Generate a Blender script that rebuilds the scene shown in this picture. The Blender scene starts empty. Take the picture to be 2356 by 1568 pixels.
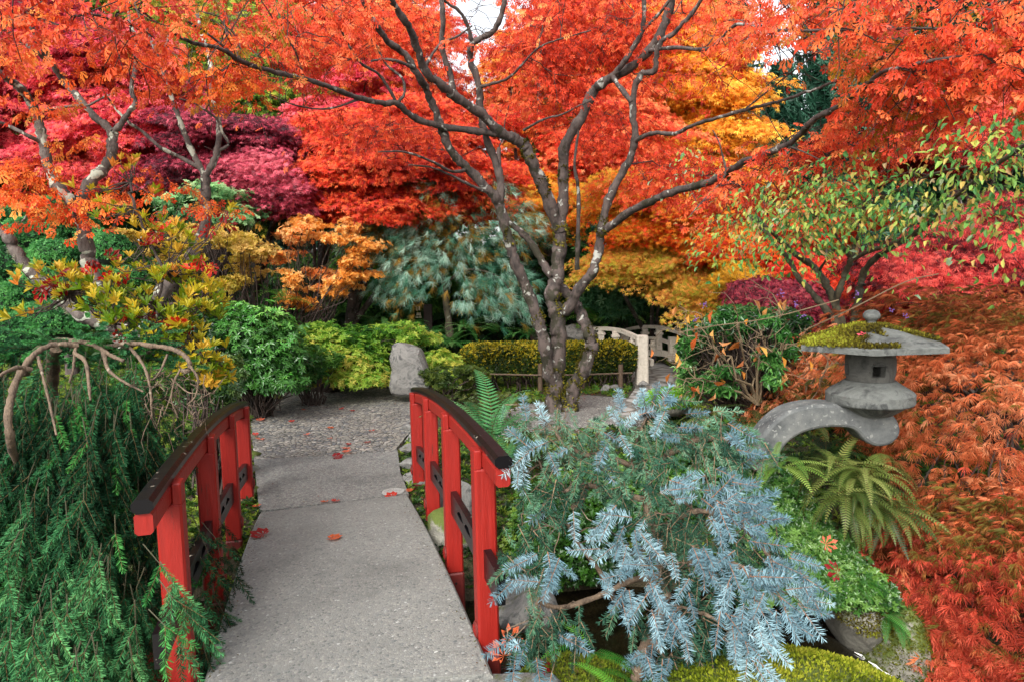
import bpy, math, random
import numpy as np
from mathutils import Vector, Matrix
S = bpy.context.scene
C = S.collection
RN = np.random.default_rng(7)
random.seed(7)
R = math.radians
# ------------------------------------------------------------------ camera, sky, sun, exposure
CAMZ, PITCH, ROLL, FPX = 1.6, R(5.2), R(1.2), 1570.0
cd = bpy.data.cameras.new('camera'); cam = bpy.data.objects.new('camera', cd); C.objects.link(cam)
cd.sensor_width = 36.0; cd.lens = FPX / 2356 * 36; cd.clip_start = .05; cd.clip_end = 500
_F = np.array([0, math.cos(PITCH), -math.sin(PITCH)])
_R0 = np.array([1., 0, 0]); _U0 = np.cross(_R0, _F)
_Rt = _R0 * math.cos(ROLL) - _U0 * math.sin(ROLL)
_Up = _R0 * math.sin(ROLL) + _U0 * math.cos(ROLL)
cam.matrix_world = Matrix(((_Rt[0], _Up[0], -_F[0], 0), (_Rt[1], _Up[1], -_F[1], 0), (_Rt[2], _Up[2], -_F[2], CAMZ), (0, 0, 0, 1)))
S.camera = cam
W = bpy.data.worlds.new('World'); S.world = W; W.use_nodes = True
nt = W.node_tree; nt.nodes.clear()
SUN_EL, SUN_AZ = R(40), R(200)
sky = nt.nodes.new('ShaderNodeTexSky'); sky.sky_type = 'NISHITA'; sky.sun_disc = False
sky.sun_elevation = SUN_EL; sky.sun_rotation = SUN_AZ; sky.dust_density = 4; sky.air_density = 1.2
hs = nt.nodes.new('ShaderNodeHueSaturation'); hs.inputs['Saturation'].default_value = .25; hs.inputs['Value'].default_value = 1.15
bg = nt.nodes.new('ShaderNodeBackground'); bg.inputs[1].default_value = .15
wo = nt.nodes.new('ShaderNodeOutputWorld')
nt.links.new(sky.outputs[0], hs.inputs['Color']); nt.links.new(hs.outputs[0], bg.inputs[0]); nt.links.new(bg.outputs[0], wo.inputs[0])
sd = bpy.data.lights.new('sun', 'SUN'); sd.energy = 1.55; sd.angle = R(30); sd.color = (1, .97, .93)
so = bpy.data.objects.new('sun', sd); C.objects.link(so)
_sd = Vector((math.sin(SUN_AZ) * math.cos(SUN_EL), math.cos(SUN_AZ) * math.cos(SUN_EL), math.sin(SUN_EL)))
so.rotation_euler = _sd.to_track_quat('Z', 'Y').to_euler()
S.view_settings.view_transform = 'Standard'; S.view_settings.look = 'None'
S.view_settings.exposure = 1.14; S.view_settings.gamma = 1
S.render.film_transparent = False
S.cycles.max_bounces = 6; S.cycles.diffuse_bounces = 3; S.cycles.transmission_bounces = 3; S.cycles.use_denoising = True

# ------------------------------------------------------------------ places: picture (2356 wide) + distance -> world
def P(px, py, Y):
    px = np.asarray(px, float); py = np.asarray(py, float); Y = np.asarray(Y, float)
    d = _Rt * ((px - 1178) / FPX)[..., None] - _Up * ((py - 784) / FPX)[..., None] + _F
    p = d * (Y / d[..., 1])[..., None]; p[..., 2] += CAMZ
    return p
def G(px, py, z=0.0):
    px = np.asarray(px, float); py = np.asarray(py, float)
    d = _Rt * ((px - 1178) / FPX)[..., None] - _Up * ((py - 784) / FPX)[..., None] + _F
    p = d * ((z - CAMZ) / d[..., 2])[..., None]; p[..., 2] += CAMZ
    return p
def mpp(Y): return Y / FPX           # metres per picture unit at distance Y

# ------------------------------------------------------------------ small numeric helpers
def lin(h):
    h = h.lstrip('#'); v = np.array([int(h[i:i + 2], 16) / 255 for i in (0, 2, 4)])
    return np.where(v <= .04045, v / 12.92, ((v + .055) / 1.055) ** 2.4)
def pal(s, g=1.0): return np.array([lin(x) for x in s.split()]) * g
def unit(v): return v / np.maximum(np.linalg.norm(v, axis=-1, keepdims=True), 1e-9)
_K = RN.normal(size=(10, 3)); _PH = RN.uniform(0, 6.28, 10)
def noise(p, f=1.0, seed=0):
    s = 0
    for i in range(5):
        k = _K[(i + seed) % 10] * f * (1.0 + .45 * i)
        s = s + np.sin(p @ k + _PH[i] + seed * 1.7 + 1.3 * np.sin(p @ _K[(i + 3 + seed) % 10] * f)) / (1 + .4 * i)
    return s / 2.6
def colour(pos, pl, f=1.0, jit=.6, seed=0, vj=.12):
    n = .5 + .55 * noise(pos, f, seed) + RN.uniform(-jit / 2, jit / 2, len(pos))
    t = np.clip(n, 0, .999) * (len(pl) - 1); i = t.astype(int); u = (t - i)[:, None]
    c = pl[i] * (1 - u) + pl[np.minimum(i + 1, len(pl) - 1)] * u
    return np.clip(c * (1 + RN.uniform(-vj, vj, (len(pos), 1))), 0, .95)

# ------------------------------------------------------------------ mesh collector
class MB:
    def __init__(s): s.v, s.f3, s.f4, s.c3, s.c4, s.n = [], [], [], [], [], 0
    def add(s, v, f, col=None):
        v = np.asarray(v, float); f = np.asarray(f, int)
        if len(f) == 0: return
        c = np.broadcast_to(np.array([.5, .5, .5]) if col is None else np.asarray(col, float), (len(f), 3))
        (s.f3 if f.shape[1] == 3 else s.f4).append(f + s.n); (s.c3 if f.shape[1] == 3 else s.c4).append(c)
        s.v.append(v); s.n += len(v)
    def mesh(s, name, mat, smooth=False):
        me = bpy.data.meshes.new(name); V = np.concatenate(s.v)
        f3 = np.concatenate(s.f3) if s.f3 else np.zeros((0, 3), int); f4 = np.concatenate(s.f4) if s.f4 else np.zeros((0, 4), int)
        n3, n4 = len(f3), len(f4)
        me.vertices.add(len(V)); me.vertices.foreach_set('co', V.astype(np.float32).ravel())
        me.loops.add(n3 * 3 + n4 * 4); me.loops.foreach_set('vertex_index', np.concatenate([f3.ravel(), f4.ravel()]).astype(np.int32))
        me.polygons.add(n3 + n4)
        me.polygons.foreach_set('loop_start', np.concatenate([np.arange(n3) * 3, n3 * 3 + np.arange(n4) * 4]).astype(np.int32))
        me.polygons.foreach_set('use_smooth', np.full(n3 + n4, smooth))
        me.update(calc_edges=True)
        cc = np.concatenate(s.c3 + s.c4); a = me.attributes.new('Col', 'FLOAT_COLOR', 'FACE')
        a.data.foreach_set('color', np.concatenate([cc, np.ones((len(cc), 1))], 1).astype(np.float32).ravel())
        me.materials.append(mat); return me
    def obj(s, name, mat, parent=None, smooth=False):
        o = bpy.data.objects.new(name, s.mesh(name, mat, smooth)); C.objects.link(o)
        if parent is not None: o.parent = parent; o.matrix_parent_inverse = Matrix.Translation(-parent.location)
        return o
def tag(o, label=None, cat=None, group=None, kind=None):
    if label: o['label'] = label
    if cat: o['category'] = cat
    if group: o['group'] = group
    if kind: o['kind'] = kind
    return o
def thing(name, label, cat, loc=(0, 0, 0), group=None):
    o = bpy.data.objects.new(name, None); C.objects.link(o); o.location = [float(x) for x in loc]; o.empty_display_size = .1
    return tag(o, label, cat, group)

def cr(pts, n=4):
    """smooth a polyline (rows of any width)"""
    p = np.asarray(pts, float)
    if len(p) < 3:
        t = np.linspace(0, 1, n + 1)[:, None]; return p[0] * (1 - t) + p[-1] * t
    q = np.vstack([2 * p[0] - p[1], p, 2 * p[-1] - p[-2]]); out = []
    for i in range(1, len(q) - 2):
        for k in range(n):
            t = k / n; a, b, c, d = q[i - 1], q[i], q[i + 1], q[i + 2]
            out.append(.5 * (2 * b + (c - a) * t + (2 * a - 5 * b + 4 * c - d) * t * t + (3 * b - a - 3 * c + d) * t ** 3))
    out.append(p[-1]); return np.array(out)
def tube(mb, pts, rad, k=8, rough=0.0, col=None, cap=True):
    p = np.asarray(pts, float); m = len(p); rad = np.broadcast_to(np.asarray(rad, float), (m,))
    t = unit(np.gradient(p, axis=0)); ref = np.array([0.3, .2, 1.]) if abs(t[:, 2]).mean() < .8 else np.array([1., .2, 0])
    a = unit(np.cross(t, ref)); b = np.cross(t, a); an = np.arange(k) * 2 * math.pi / k
    r = rad[:, None] * (1 + (RN.normal(0, rough, (m, k)) if rough else 0))
    v = p[:, None] + (a[:, None] * np.cos(an)[None, :, None] + b[:, None] * np.sin(an)[None, :, None]) * r[..., None]
    i = np.arange(m - 1)[:, None] * k; j = np.arange(k)[None]; j2 = (j + 1) % k
    f = np.stack([i + j, i + j2, i + k + j2, i + k + j], -1).reshape(-1, 4)
    mb.add(v.reshape(-1, 3), f, col)
    if cap:
        for e, rv in ((0, 1), (m - 1, -1)):
            vv = np.vstack([v[e], p[e][None]]); ff = [[k, (q + 1) % k, q][::rv] for q in range(k)]
            mb.add(vv, ff, col)
def twig(mb, a, b, r0, r1, sag=.1, k=4, seg=5, wob=.05):
    a = np.asarray(a, float); b = np.asarray(b, float); t = np.linspace(0, 1, seg)[:, None]; L = np.linalg.norm(b - a)
    p = a * (1 - t) + b * t; p = p + np.array([0, 0, 1.]) * (np.sin(t * math.pi) * sag * L) + RN.normal(0, wob * L, (seg, 3)) * np.sin(t * math.pi)
    tube(mb, p, np.linspace(r0, r1, seg), k, cap=False); return p
def box(mb, lo, hi, M=None, col=None, bev=0.0):
    lo = np.asarray(lo, float); hi = np.asarray(hi, float)
    if bev <= 0:
        v = np.array([[x, y, z] for x in (0, 1) for y in (0, 1) for z in (0, 1)]) * (hi - lo) + lo
        f = [[0, 1, 3, 2], [4, 6, 7, 5], [0, 4, 5, 1], [2, 3, 7, 6], [0, 2, 6, 4], [1, 5, 7, 3]]
        if M is not None: v = v @ M[:3, :3].T + M[:3, 3]
        mb.add(v, f, col); return
    x0, y0 = lo[:2]; x1, y1 = hi[:2]; b = bev
    pl_ = [(x0 + b, y0), (x1 - b, y0), (x1, y0 + b), (x1, y1 - b), (x1 - b, y1), (x0 + b, y1), (x0, y1 - b), (x0, y0 + b)]
    rings = []
    for z, s in ((lo[2], b), (lo[2] + b, 0), (hi[2] - b, 0), (hi[2], b)):
        c = np.array([(x0 + x1) / 2, (y0 + y1) / 2]); q = np.array(pl_); q = q + np.sign(c - q) * s * .7
        rings.append(np.column_stack([q, np.full(8, z)]))
    loft(mb, rings, M, col)
def loft(mb, rings, M=None, col=None, closed=True, caps=True):
    k = len(rings[0]); v = np.vstack(rings)
    if M is not None: v = v @ M[:3, :3].T + M[:3, 3]
    f = []
    for i in range(len(rings) - 1):
        for j in range(k if closed else k - 1):
            j2 = (j + 1) % k; f.append([i * k + j, i * k + j2, (i + 1) * k + j2, (i + 1) * k + j])
    mb.add(v, f, col)
    if caps:
        for e, rv in ((0, -1), (len(rings) - 1, 1)):
            ring = v[e * k:(e + 1) * k]; c = ring.mean(0); vv = np.vstack([ring, c[None]])
            mb.add(vv, [[j, (j + 1) % k, k][::rv] for j in range(k)], col)
def lathe(mb, prof, k=32, at_=(0, 0, 0), col=None, poly=None, rot=0):
    an = np.arange(k) * 2 * math.pi / k + rot; rings = []
    for r, z in prof: rings.append(np.column_stack([np.cos(an) * r, np.sin(an) * r, np.full(k, z)]) + np.array(at_))
    loft(mb, rings, None, col)

# ------------------------------------------------------------------ leaf templates: V (n,3), F (m,3), T (m,) 0 = leaf colour, 1 = stalk colour
def tpl(V, F, T=None): return np.array(V, float), np.array(F, int), (np.zeros(len(F)) if T is None else np.array(T, float))
def maple_leaf(n, spread=125, w=13, droop=.3, side=.55, teeth=False, narrow=1.0):
    V = [[0, 0, 0]]; F = []; an = np.linspace(-spread, spread, n)
    for a in an:
        L = 1 - .5 * (abs(a) / spread) ** 1.5; a = R(a); ww = R(w)
        for (r, da) in ((side * L, -ww), (L, 0), (side * L, ww)):
            V.append([math.sin(a + da) * r, math.cos(a + da) * r, -droop * r * r + (.05 if da == 0 else 0)])
        b = len(V) - 3; F += [[0, b, b + 1], [0, b + 1, b + 2]]
        if teeth:
            for sg, q in ((-1, b), (1, b + 2)):
                V.append([math.sin(a + sg * ww * 2.1) * L * .72, math.cos(a + sg * ww * 2.1) * L * .72, -droop * .6]); F.append([q, len(V) - 1, b + 1] if sg < 0 else [q, b + 1, len(V) - 1])
    V = np.array(V); V[:, 1] += .15
    V = np.vstack([V, [[-.012, -.35, .02], [.012, -.35, .02], [0, .15, 0]]]); n0 = len(V)
    F.append([n0 - 3, n0 - 2, n0 - 1])
    return tpl(V, F, [0] * (len(F) - 1) + [1])
def tiny_maple(n=5, spread=115):
    V = [[0, 0, 0]]; F = []
    for a in np.linspace(-spread, spread, n):
        L = 1 - .45 * (abs(a) / spread) ** 1.5; a = R(a)
        V += [[math.sin(a - .3) * .35, math.cos(a - .3) * .35, 0], [math.sin(a) * L, math.cos(a) * L, -.25 * L], [math.sin(a + .3) * .35, math.cos(a + .3) * .35, 0]]
        b = len(V) - 3; F += [[0, b, b + 2], [b, b + 1, b + 2]]
    return tpl(V, F)
def oval(w=.28, fold=.12, droop=.25, tipy=1.0, belly=.45):
    V = [[0, 0, 0], [-w, belly * tipy, fold], [w, belly * tipy, fold], [0, belly * tipy, -.02], [0, tipy, -droop], [-w * .7, tipy * .78, fold * .5 - droop * .5], [w * .7, tipy * .78, fold * .5 - droop * .5]]
    F = [[0, 3, 1], [0, 2, 3], [1, 3, 5], [3, 4, 5], [3, 2, 6], [3, 6, 4]]
    return tpl(V, F)
def kite(w=.3, belly=.5, droop=.15): return tpl([[0, 0, 0], [-w, belly, .05], [0, 1, -droop], [w, belly, .05]], [[0, 3, 2], [0, 2, 1]])
def join(parts):
    V, F, T, n = [], [], [], 0
    for v, f, t in parts: V.append(v); F.append(f + n); T.append(t); n += len(v)
    return np.vstack(V), np.vstack(F), np.concatenate(T)
def place_tpl(t, pos, y, z, s):
    v, f, T = t; y = unit(np.array(y, float)); x = unit(np.cross(y, z)); z = np.cross(x, y)
    return (v[:, :1] * x + v[:, 1:2] * y + v[:, 2:3] * z) * s + np.array(pos), f, T
def rosette(t, n=7, tilt=.55, s=1.0, seed=0, rings=1):
    r = np.random.default_rng(seed); parts = []
    for q in range(rings):
        for i in range(n):
            a = 2 * math.pi * (i + .5 * q) / n + r.uniform(-.25, .25); tl = tilt + q * .5 + r.uniform(-.15, .15)
            y = [math.cos(a) * math.cos(tl), math.sin(a) * math.cos(tl), math.sin(tl)]
            parts.append(place_tpl(t, (0, 0, 0), y, (0, 0, 1), s * r.uniform(.75, 1.1) * (1 - .25 * q)))
    V, F, T = join(parts)
    return V[:, [0, 2, 1]] * np.array([1, 1, -1]), F, T          # rosette opens along +Y
def shoot(nn=70, nl=.16, nw=.012, fwd=.55, seed=0, flat=0.0, stem=.018, taper=True, tipburst=True):
    """a conifer shoot along +Y, one unit long; needles as flat blades"""
    r = np.random.default_rng(seed); V, F, T = [], [], []
    for i in range(nn):
        t = (i + r.uniform(0, 1)) / nn; ph = r.uniform(0, 2 * math.pi)
        if flat: ph = (0 if r.uniform() < .5 else math.pi) + r.normal(0, 1 - flat) + (.35 if r.uniform() < .5 else 0)
        rad = np.array([math.cos(ph), 0, math.sin(ph)]); fw = fwd + r.uniform(-.15, .15) + (1.2 * max(0, t - .88) / .12 if tipburst else 0)
        d = unit(rad + np.array([0, fw, 0])); L = nl * r.uniform(.8, 1.1) * (1 - .35 * max(0, t - .8) / .2 if taper else 1)
        b = np.array([0, t, 0]); w = unit(np.cross(d, rad + r.normal(0, .4, 3))) * nw
        n = len(V); V += [b - w * .8, b + w * .8, b + d * L * .7 + w, b + d * L * .7 - w, b + d * L]; F += [[n, n + 1, n + 2], [n, n + 2, n + 3], [n + 3, n + 2, n + 4]]; T += [0, 0, 0]
    n = len(V)
    for y, rr in ((0, stem), (1, stem * .45)):
        for k in range(3): a = k * 2.094; V.append([math.cos(a) * rr, y, math.sin(a) * rr])
    for k in range(3): k2 = (k + 1) % 3; F += [[n + k, n + k2, n + 3 + k2], [n + k, n + 3 + k2, n + 3 + k]]; T += [1, 1]
    return tpl(V, F, T)
def tuft(nn=40, seed=0, sp=.5, droop=.5, nw=.006):
    r = np.random.default_rng(seed); V, F = [], []
    for i in range(nn):
        a = r.uniform(0, 6.283); e = r.uniform(.1, 1) ** .7 * sp; b = np.array([0, r.uniform(-.5, .1), 0]); d = unit(np.array([math.cos(a) * e, 1, math.sin(a) * e])); L = r.uniform(.75, 1.05)
        w = unit(np.cross(d, r.normal(size=3))) * nw; m = b + d * L * .55; e2 = b + d * L + np.array([0, 0, -droop * L * .3]); n = len(V)
        V += [b - w, b + w, m + w, m - w, e2]; F += [[n, n + 1, n + 2], [n, n + 2, n + 3], [n + 3, n + 2, n + 4]]
    return tpl(V, F)
def frond(n=22, w=.17, arc=.9, seed=0, pw=.014):
    """fern frond along +Y, arching down (-Z)"""
    V, F, T = [], [], []
    c = lambda t: np.array([0, math.sin(arc * t) / arc, -(1 - math.cos(arc * t)) / arc * .9])
    for i in range(n):
        t = .12 + .88 * i / n; p = c(t); tg = unit(c(t + .01) - c(t)); L = w * math.sin(math.pi * (t * .82 + .18)) ** .7 * (1.15 - .5 * t)
        for sg in (-1, 1):
            d = unit(np.array([sg, 0, -.15]) + tg * .35); q = tg * pw; b = len(V)
            V += [p - q * .7, p + d * L * .5 - q * .9, p + d * L, p + d * L * .5 + q * .6, p + q * .5]; F += [[b, b + 1, b + 3], [b, b + 3, b + 4], [b + 1, b + 2, b + 3]]; T += [0, 0, 0]
    for i in range(6):
        a, e = c(i / 6), c((i + 1) / 6); b = len(V); V += [a - [.006, 0, 0], a + [.006, 0, 0], e + [.005, 0, 0], e - [.005, 0, 0]]; F += [[b, b + 1, b + 2], [b, b + 2, b + 3]]; T += [1, 1]
    return tpl(V, F, T)
def laceleaf(seed=0):
    r = np.random.default_rng(seed); V, F = [[0, 0, 0]], []
    for a in (-78, -48, -22, 0, 22, 48, 78):
        L = (1 - .4 * abs(a) / 80) * r.uniform(.85, 1.1); a = R(a + r.uniform(-5, 5)); u = np.array([math.sin(a), math.cos(a), 0]); s = np.array([math.cos(a), -math.sin(a), 0])
        dz = lambda t: np.array([0, 0, -.45 * t * t])
        b = len(V); V += [u * L * .5 - s * .022 + dz(.5), u * L + dz(1), u * L * .5 + s * .022 + dz(.5)]; F += [[0, b, b + 1], [0, b + 1, b + 2]]
        for sg in (-1, 1):
            for t in (.38, .62):
                b = len(V); V += [u * L * t + dz(t), u * L * (t + .07) + dz(t), u * L * (t + .32) + s * sg * .15 * L * (1.3 - t) + dz(t + .25)]; F.append([b, b + 1, b + 2])
    return tpl(V, F)

STALK = lin('6b4a35')
def scatter(mb, tpls, pos, nrm, tip, size, cols, stalk=STALK, ncap=True):
    """copies of leaf templates (normal = +Z, tip = +Y) joined into one mesh"""
    pos = np.asarray(pos, float); N = len(pos)
    if N == 0: return
    size = np.broadcast_to(np.asarray(size, float), (N,)); which = RN.integers(0, len(tpls), N)
    y = unit(tip + 1e-6); x = unit(np.cross(y, nrm)); z = np.cross(x, y)
    for q, (V, F, T) in enumerate(tpls):
        m = np.where(which == q)[0]
        if len(m) == 0: continue
        v = (V[None, :, :1] * x[m, None] + V[None, :, 1:2] * y[m, None] + V[None, :, 2:3] * z[m, None]) * size[m, None, None] + pos[m, None]
        f = (F[None] + (np.arange(len(m)) * len(V))[:, None, None]).reshape(-1, 3)
        c = np.where(T[None, :, None] > .5, np.asarray(stalk)[None, None], cols[m][:, None]).reshape(-1, 3)
        mb.add(v.reshape(-1, 3), f, c)

# ------------------------------------------------------------------ materials
def mat(name, build):
    m = bpy.data.materials.new(name); m.use_nodes = True; n = m.node_tree; n.nodes.clear()
    out = n.nodes.new('ShaderNodeOutputMaterial'); build(n, out); return m
def N(n, t, **kw):
    x = n.nodes.new(t)
    for k, v in kw.items():
        if k.startswith('i_'): x.inputs[k[2:].replace('_', ' ')].default_value = v
        else: setattr(x, k, v)
    return x
def ramp(n, fac, stops, interp='LINEAR'):
    r = n.nodes.new('ShaderNodeValToRGB'); r.color_ramp.interpolation = interp; e = r.color_ramp.elements
    while len(e) < len(stops): e.new(.5)
    for q, (p, c) in zip(e, stops): q.position = p; q.color = (*(lin(c) if isinstance(c, str) else (c, c, c)), 1)
    n.links.new(fac, r.inputs[0]); return r
def mix(n, fac, a, b, mode='MIX'):
    m = n.nodes.new('ShaderNodeMix'); m.data_type = 'RGBA'; m.blend_type = mode; m.clamp_factor = True
    for s, v in ((0, fac), (6, a), (7, b)):
        if hasattr(v, 'is_linked') or isinstance(v, bpy.types.NodeSocket): n.links.new(v, m.inputs[s])
        else: m.inputs[s].default_value = v
    return m.outputs[2]
def coords(n): return n.nodes.new('ShaderNodeTexCoord').outputs['Object']
def tex(n, kind, vec, scale, **kw):
    t = N(n, kind); n.links.new(vec, t.inputs['Vector']); t.inputs['Scale'].default_value = scale
    for k, v in kw.items(): t.inputs[k].default_value = v
    return t
def bump(n, h, strength, dist=.01):
    b = N(n, 'ShaderNodeBump'); b.inputs['Strength'].default_value = strength; b.inputs['Distance'].default_value = dist; n.links.new(h, b.inputs['Height']); return b.outputs[0]
def leafy(trans, rough, spec=.35):
    def f(n, out):
        a = N(n, 'ShaderNodeAttribute', attribute_name='Col'); p = N(n, 'ShaderNodeBsdfPrincipled'); n.links.new(a.outputs['Color'], p.inputs['Base Color'])
        p.inputs['Roughness'].default_value = rough; p.inputs['Specular IOR Level'].default_value = spec
        if trans:
            t = N(n, 'ShaderNodeBsdfTranslucent'); n.links.new(a.outputs['Color'], t.inputs[0]); m = N(n, 'ShaderNodeMixShader'); m.inputs[0].default_value = trans
            n.links.new(p.outputs[0], m.inputs[1]); n.links.new(t.outputs[0], m.inputs[2]); n.links.new(m.outputs[0], out.inputs[0])
        else: n.links.new(p.outputs[0], out.inputs[0])
    return f
M_LEAF = mat('leaf', leafy(.5, .5)); M_GLOSS = mat('glossy_leaf', leafy(.2, .33, .5)); M_NEEDLE = mat('needle', leafy(.12, .7, .12)); M_MOSS = mat('moss', leafy(.25, .8, .1))
def bark(base, dark, lich, moss, lich_t=.6, moss_z=.9, scale=1.0):
    def f(n, out):
        v = coords(n); mp = N(n, 'ShaderNodeMapping'); mp.inputs['Scale'].default_value = (1, 1, .45); n.links.new(v, mp.inputs[0])
        n1 = tex(n, 'ShaderNodeTexNoise', mp.outputs[0], 14 * scale, Detail=6, Roughness=.65); c = ramp(n, n1.outputs[0], [(.32, dark), (.55, base), (.75, base)]).outputs[0]
        n2 = tex(n, 'ShaderNodeTexNoise', v, 9 * scale, Detail=3, Roughness=.5, Distortion=.4); l = ramp(n, n2.outputs[0], [(lich_t, 0.0), (lich_t + .03, 1.0)])
        c = mix(n, l.outputs[0], c, (*lin(lich), 1))
        n3 = tex(n, 'ShaderNodeTexNoise', v, 5 * scale, Detail=7, Roughness=.7); sx = N(n, 'ShaderNodeSeparateXYZ'); n.links.new(v, sx.inputs[0])
        mr = N(n, 'ShaderNodeMapRange'); mr.inputs[1].default_value = moss_z + .9; mr.inputs[2].default_value = moss_z - 1.4; mr.inputs[3].default_value = -.1; mr.inputs[4].default_value = .05; n.links.new(sx.outputs[2], mr.inputs[0])
        ad = N(n, 'ShaderNodeMath', operation='ADD'); n.links.new(n3.outputs[0], ad.inputs[0]); n.links.new(mr.outputs[0], ad.inputs[1])
        ms = ramp(n, ad.outputs[0], [(.55, 0.0), (.6, 1.0)]); c = mix(n, ms.outputs[0], c, (*lin(moss), 1))
        p = N(n, 'ShaderNodeBsdfPrincipled'); n.links.new(c, p.inputs['Base Color']); p.inputs['Roughness'].default_value = .85
        nb = tex(n, 'ShaderNodeTexNoise', mp.outputs[0], 60 * scale, Detail=4); n.links.new(bump(n, nb.outputs[0], .8, .01), p.inputs['Normal']); n.links.new(p.outputs[0], out.inputs[0])
    return f
M_BARK = mat('maple_bark', bark('4c413c', '181412', '8e8e86', '221f0e', .625, 3.4)); M_BARK2 = mat('lichen_bark', bark('5e554f', '2c2522', 'a2a696', '5c6048', .57, .4))
M_BARK3 = mat('cherry_bark', bark('534e3c', '221e19', '7b7e70', '484a2c', .68, .3)); M_TWIG = mat('twig_bark', bark('3c2f28', '1c1613', '8a8578', '463c2c', .72, -5)); M_SBARK = mat('spruce_bark', bark('665544', '3a2e24', '827463', '5c5a40', .66, -5, 2))
def plain(col, rough=.6, var=.15, scale=20, metal=0, bmp=.2, spec=.5, dirt=None, grain=1):
    def f(n, out):
        v = coords(n)
        if grain != 1: mp = N(n, 'ShaderNodeMapping'); mp.inputs['Scale'].default_value = (1, 1, grain); n.links.new(v, mp.inputs[0]); v = mp.outputs[0]
        t = tex(n, 'ShaderNodeTexNoise', v, scale, Detail=6, Roughness=.65); a = lin(col); c = mix(n, t.outputs[0], (*np.clip(a * (1 - 2 * var), 0, 1), 1), (*np.clip(a * (1 + 2 * var), 0, 1), 1))
        if dirt:
            d = tex(n, 'ShaderNodeTexNoise', v, dirt[1], Detail=8, Roughness=.7); c = mix(n, ramp(n, d.outputs[0], [(dirt[2], 0.0), (dirt[2] + dirt[3], 1.0)]).outputs[0], c, (*lin(dirt[0]), 1))
        p = N(n, 'ShaderNodeBsdfPrincipled'); n.links.new(c, p.inputs['Base Color']); p.inputs['Roughness'].default_value = rough; p.inputs['Metallic'].default_value = metal; p.inputs['Specular IOR Level'].default_value = spec
        n.links.new(bump(n, t.outputs[0], bmp, .01), p.inputs['Normal']); n.links.new(p.outputs[0], out.inputs[0])
    return f
M_RED = mat('red_paint', plain('80170f', .5, .16, 40, bmp=.5, spec=.35, dirt=('4c211a', 30, .63, .05), grain=.12)); M_REDLOW = mat('worn_red_paint', plain('5c150f', .6, .25, 18, bmp=.3, dirt=('3c1a14', 14, .56, .1)))
M_BLACK = mat('black_paint', plain('08070a', .33, .3, 12, spec=.3, bmp=.25, dirt=('8a8274', 22, .64, .02))); M_DARK = mat('hollow', plain('0c0908', .9, .1))  # M_DARK: near-black, paints the shade inside the drain; bolt heads use it too
M_WOOD = mat('weathered_wood', plain('aea698', .85, .2, 30, bmp=.6, dirt=('6f6a5c', 8, .58, .15))); M_BAMBOO = mat('bamboo_rod', plain('4a3a2a', .7, .25, 25)); M_STEEL = mat('grate_metal', plain('a8a8a4', .4, .1, 30, metal=.3))
M_SIGN = mat('dark_sign_wood', plain('241813', .8, .2)); M_SIGNTXT = mat('sign_lettering', plain('c9c2a8', .8, .05))
def aggregate(scale, gap, light, stones, big=None, bs=.5):
    def f(n, out):
        v = coords(n); vo = tex(n, 'ShaderNodeTexVoronoi', v, scale, Randomness=1.0); vo.feature = 'F1'
        r = ramp(n, vo.outputs['Color'], stones); ve = tex(n, 'ShaderNodeTexVoronoi', v, scale, Randomness=1.0); ve.feature = 'DISTANCE_TO_EDGE'
        e = ramp(n, ve.outputs[0], [(.02, 0.0), (.12, 1.0)]); c = mix(n, e.outputs[0], (*lin(gap), 1), r.outputs[0])
        big_n = tex(n, 'ShaderNodeTexNoise', v, 1.3, Detail=8, Roughness=.7); sh = ramp(n, big_n.outputs[0], [(.3, .5), (.48, .9), (.7, 1.0)]); c = mix(n, 1.0, c, sh.outputs[0], 'MULTIPLY')
        fine = tex(n, 'ShaderNodeTexNoise', v, scale * 3, Detail=4); c = mix(n, .35, c, ramp(n, fine.outputs[0], [(.3, .35), (.7, 1.0)]).outputs[0], 'MULTIPLY')
        if light: c = mix(n, light[1], c, (*lin(light[0]), 1))
        p = N(n, 'ShaderNodeBsdfPrincipled'); n.links.new(c, p.inputs['Base Color']); p.inputs['Roughness'].default_value = .65
        n.links.new(bump(n, ramp(n, ve.outputs[0], [(0, 0.0), (.25, 1.0)]).outputs[0], bs, .006), p.inputs['Normal']); n.links.new(p.outputs[0], out.inputs[0])
    return f
M_DECK = mat('fine_aggregate', aggregate(85, '747470', ('82837e', .15), [(0, '363c44'), (.25, '84847f'), (.45, '75756f'), (.6, '94928a'), (.8, '4e4f4e'), (1, 'ccccc6')], bs=.3))
M_COBBLE = mat('pebble_paving', aggregate(21, '38342c', None, [(0, '4c5157'), (.25, '8e8c84'), (.45, 'a39e92'), (.65, '62666a'), (.85, 'bcb7ac'), (1, '7a6c60')], bs=1))
M_PAVE = mat('medium_aggregate', aggregate(48, '5c5b57', ('80807c', .15), [(0, '43484e'), (.3, '868681'), (.6, '989790'), (.85, '606160'), (1, 'b4b3ac')], bs=.5))
M_FLAG = mat('flagstone_path', aggregate(3.5, '5b574f', None, [(0, '8f8f8d'), (.5, '9d9b96'), (1, 'aaa8a2')], bs=.4))
M_EDGE = mat('smooth_concrete', plain('a09a8c', .8, .1, 30))
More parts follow.
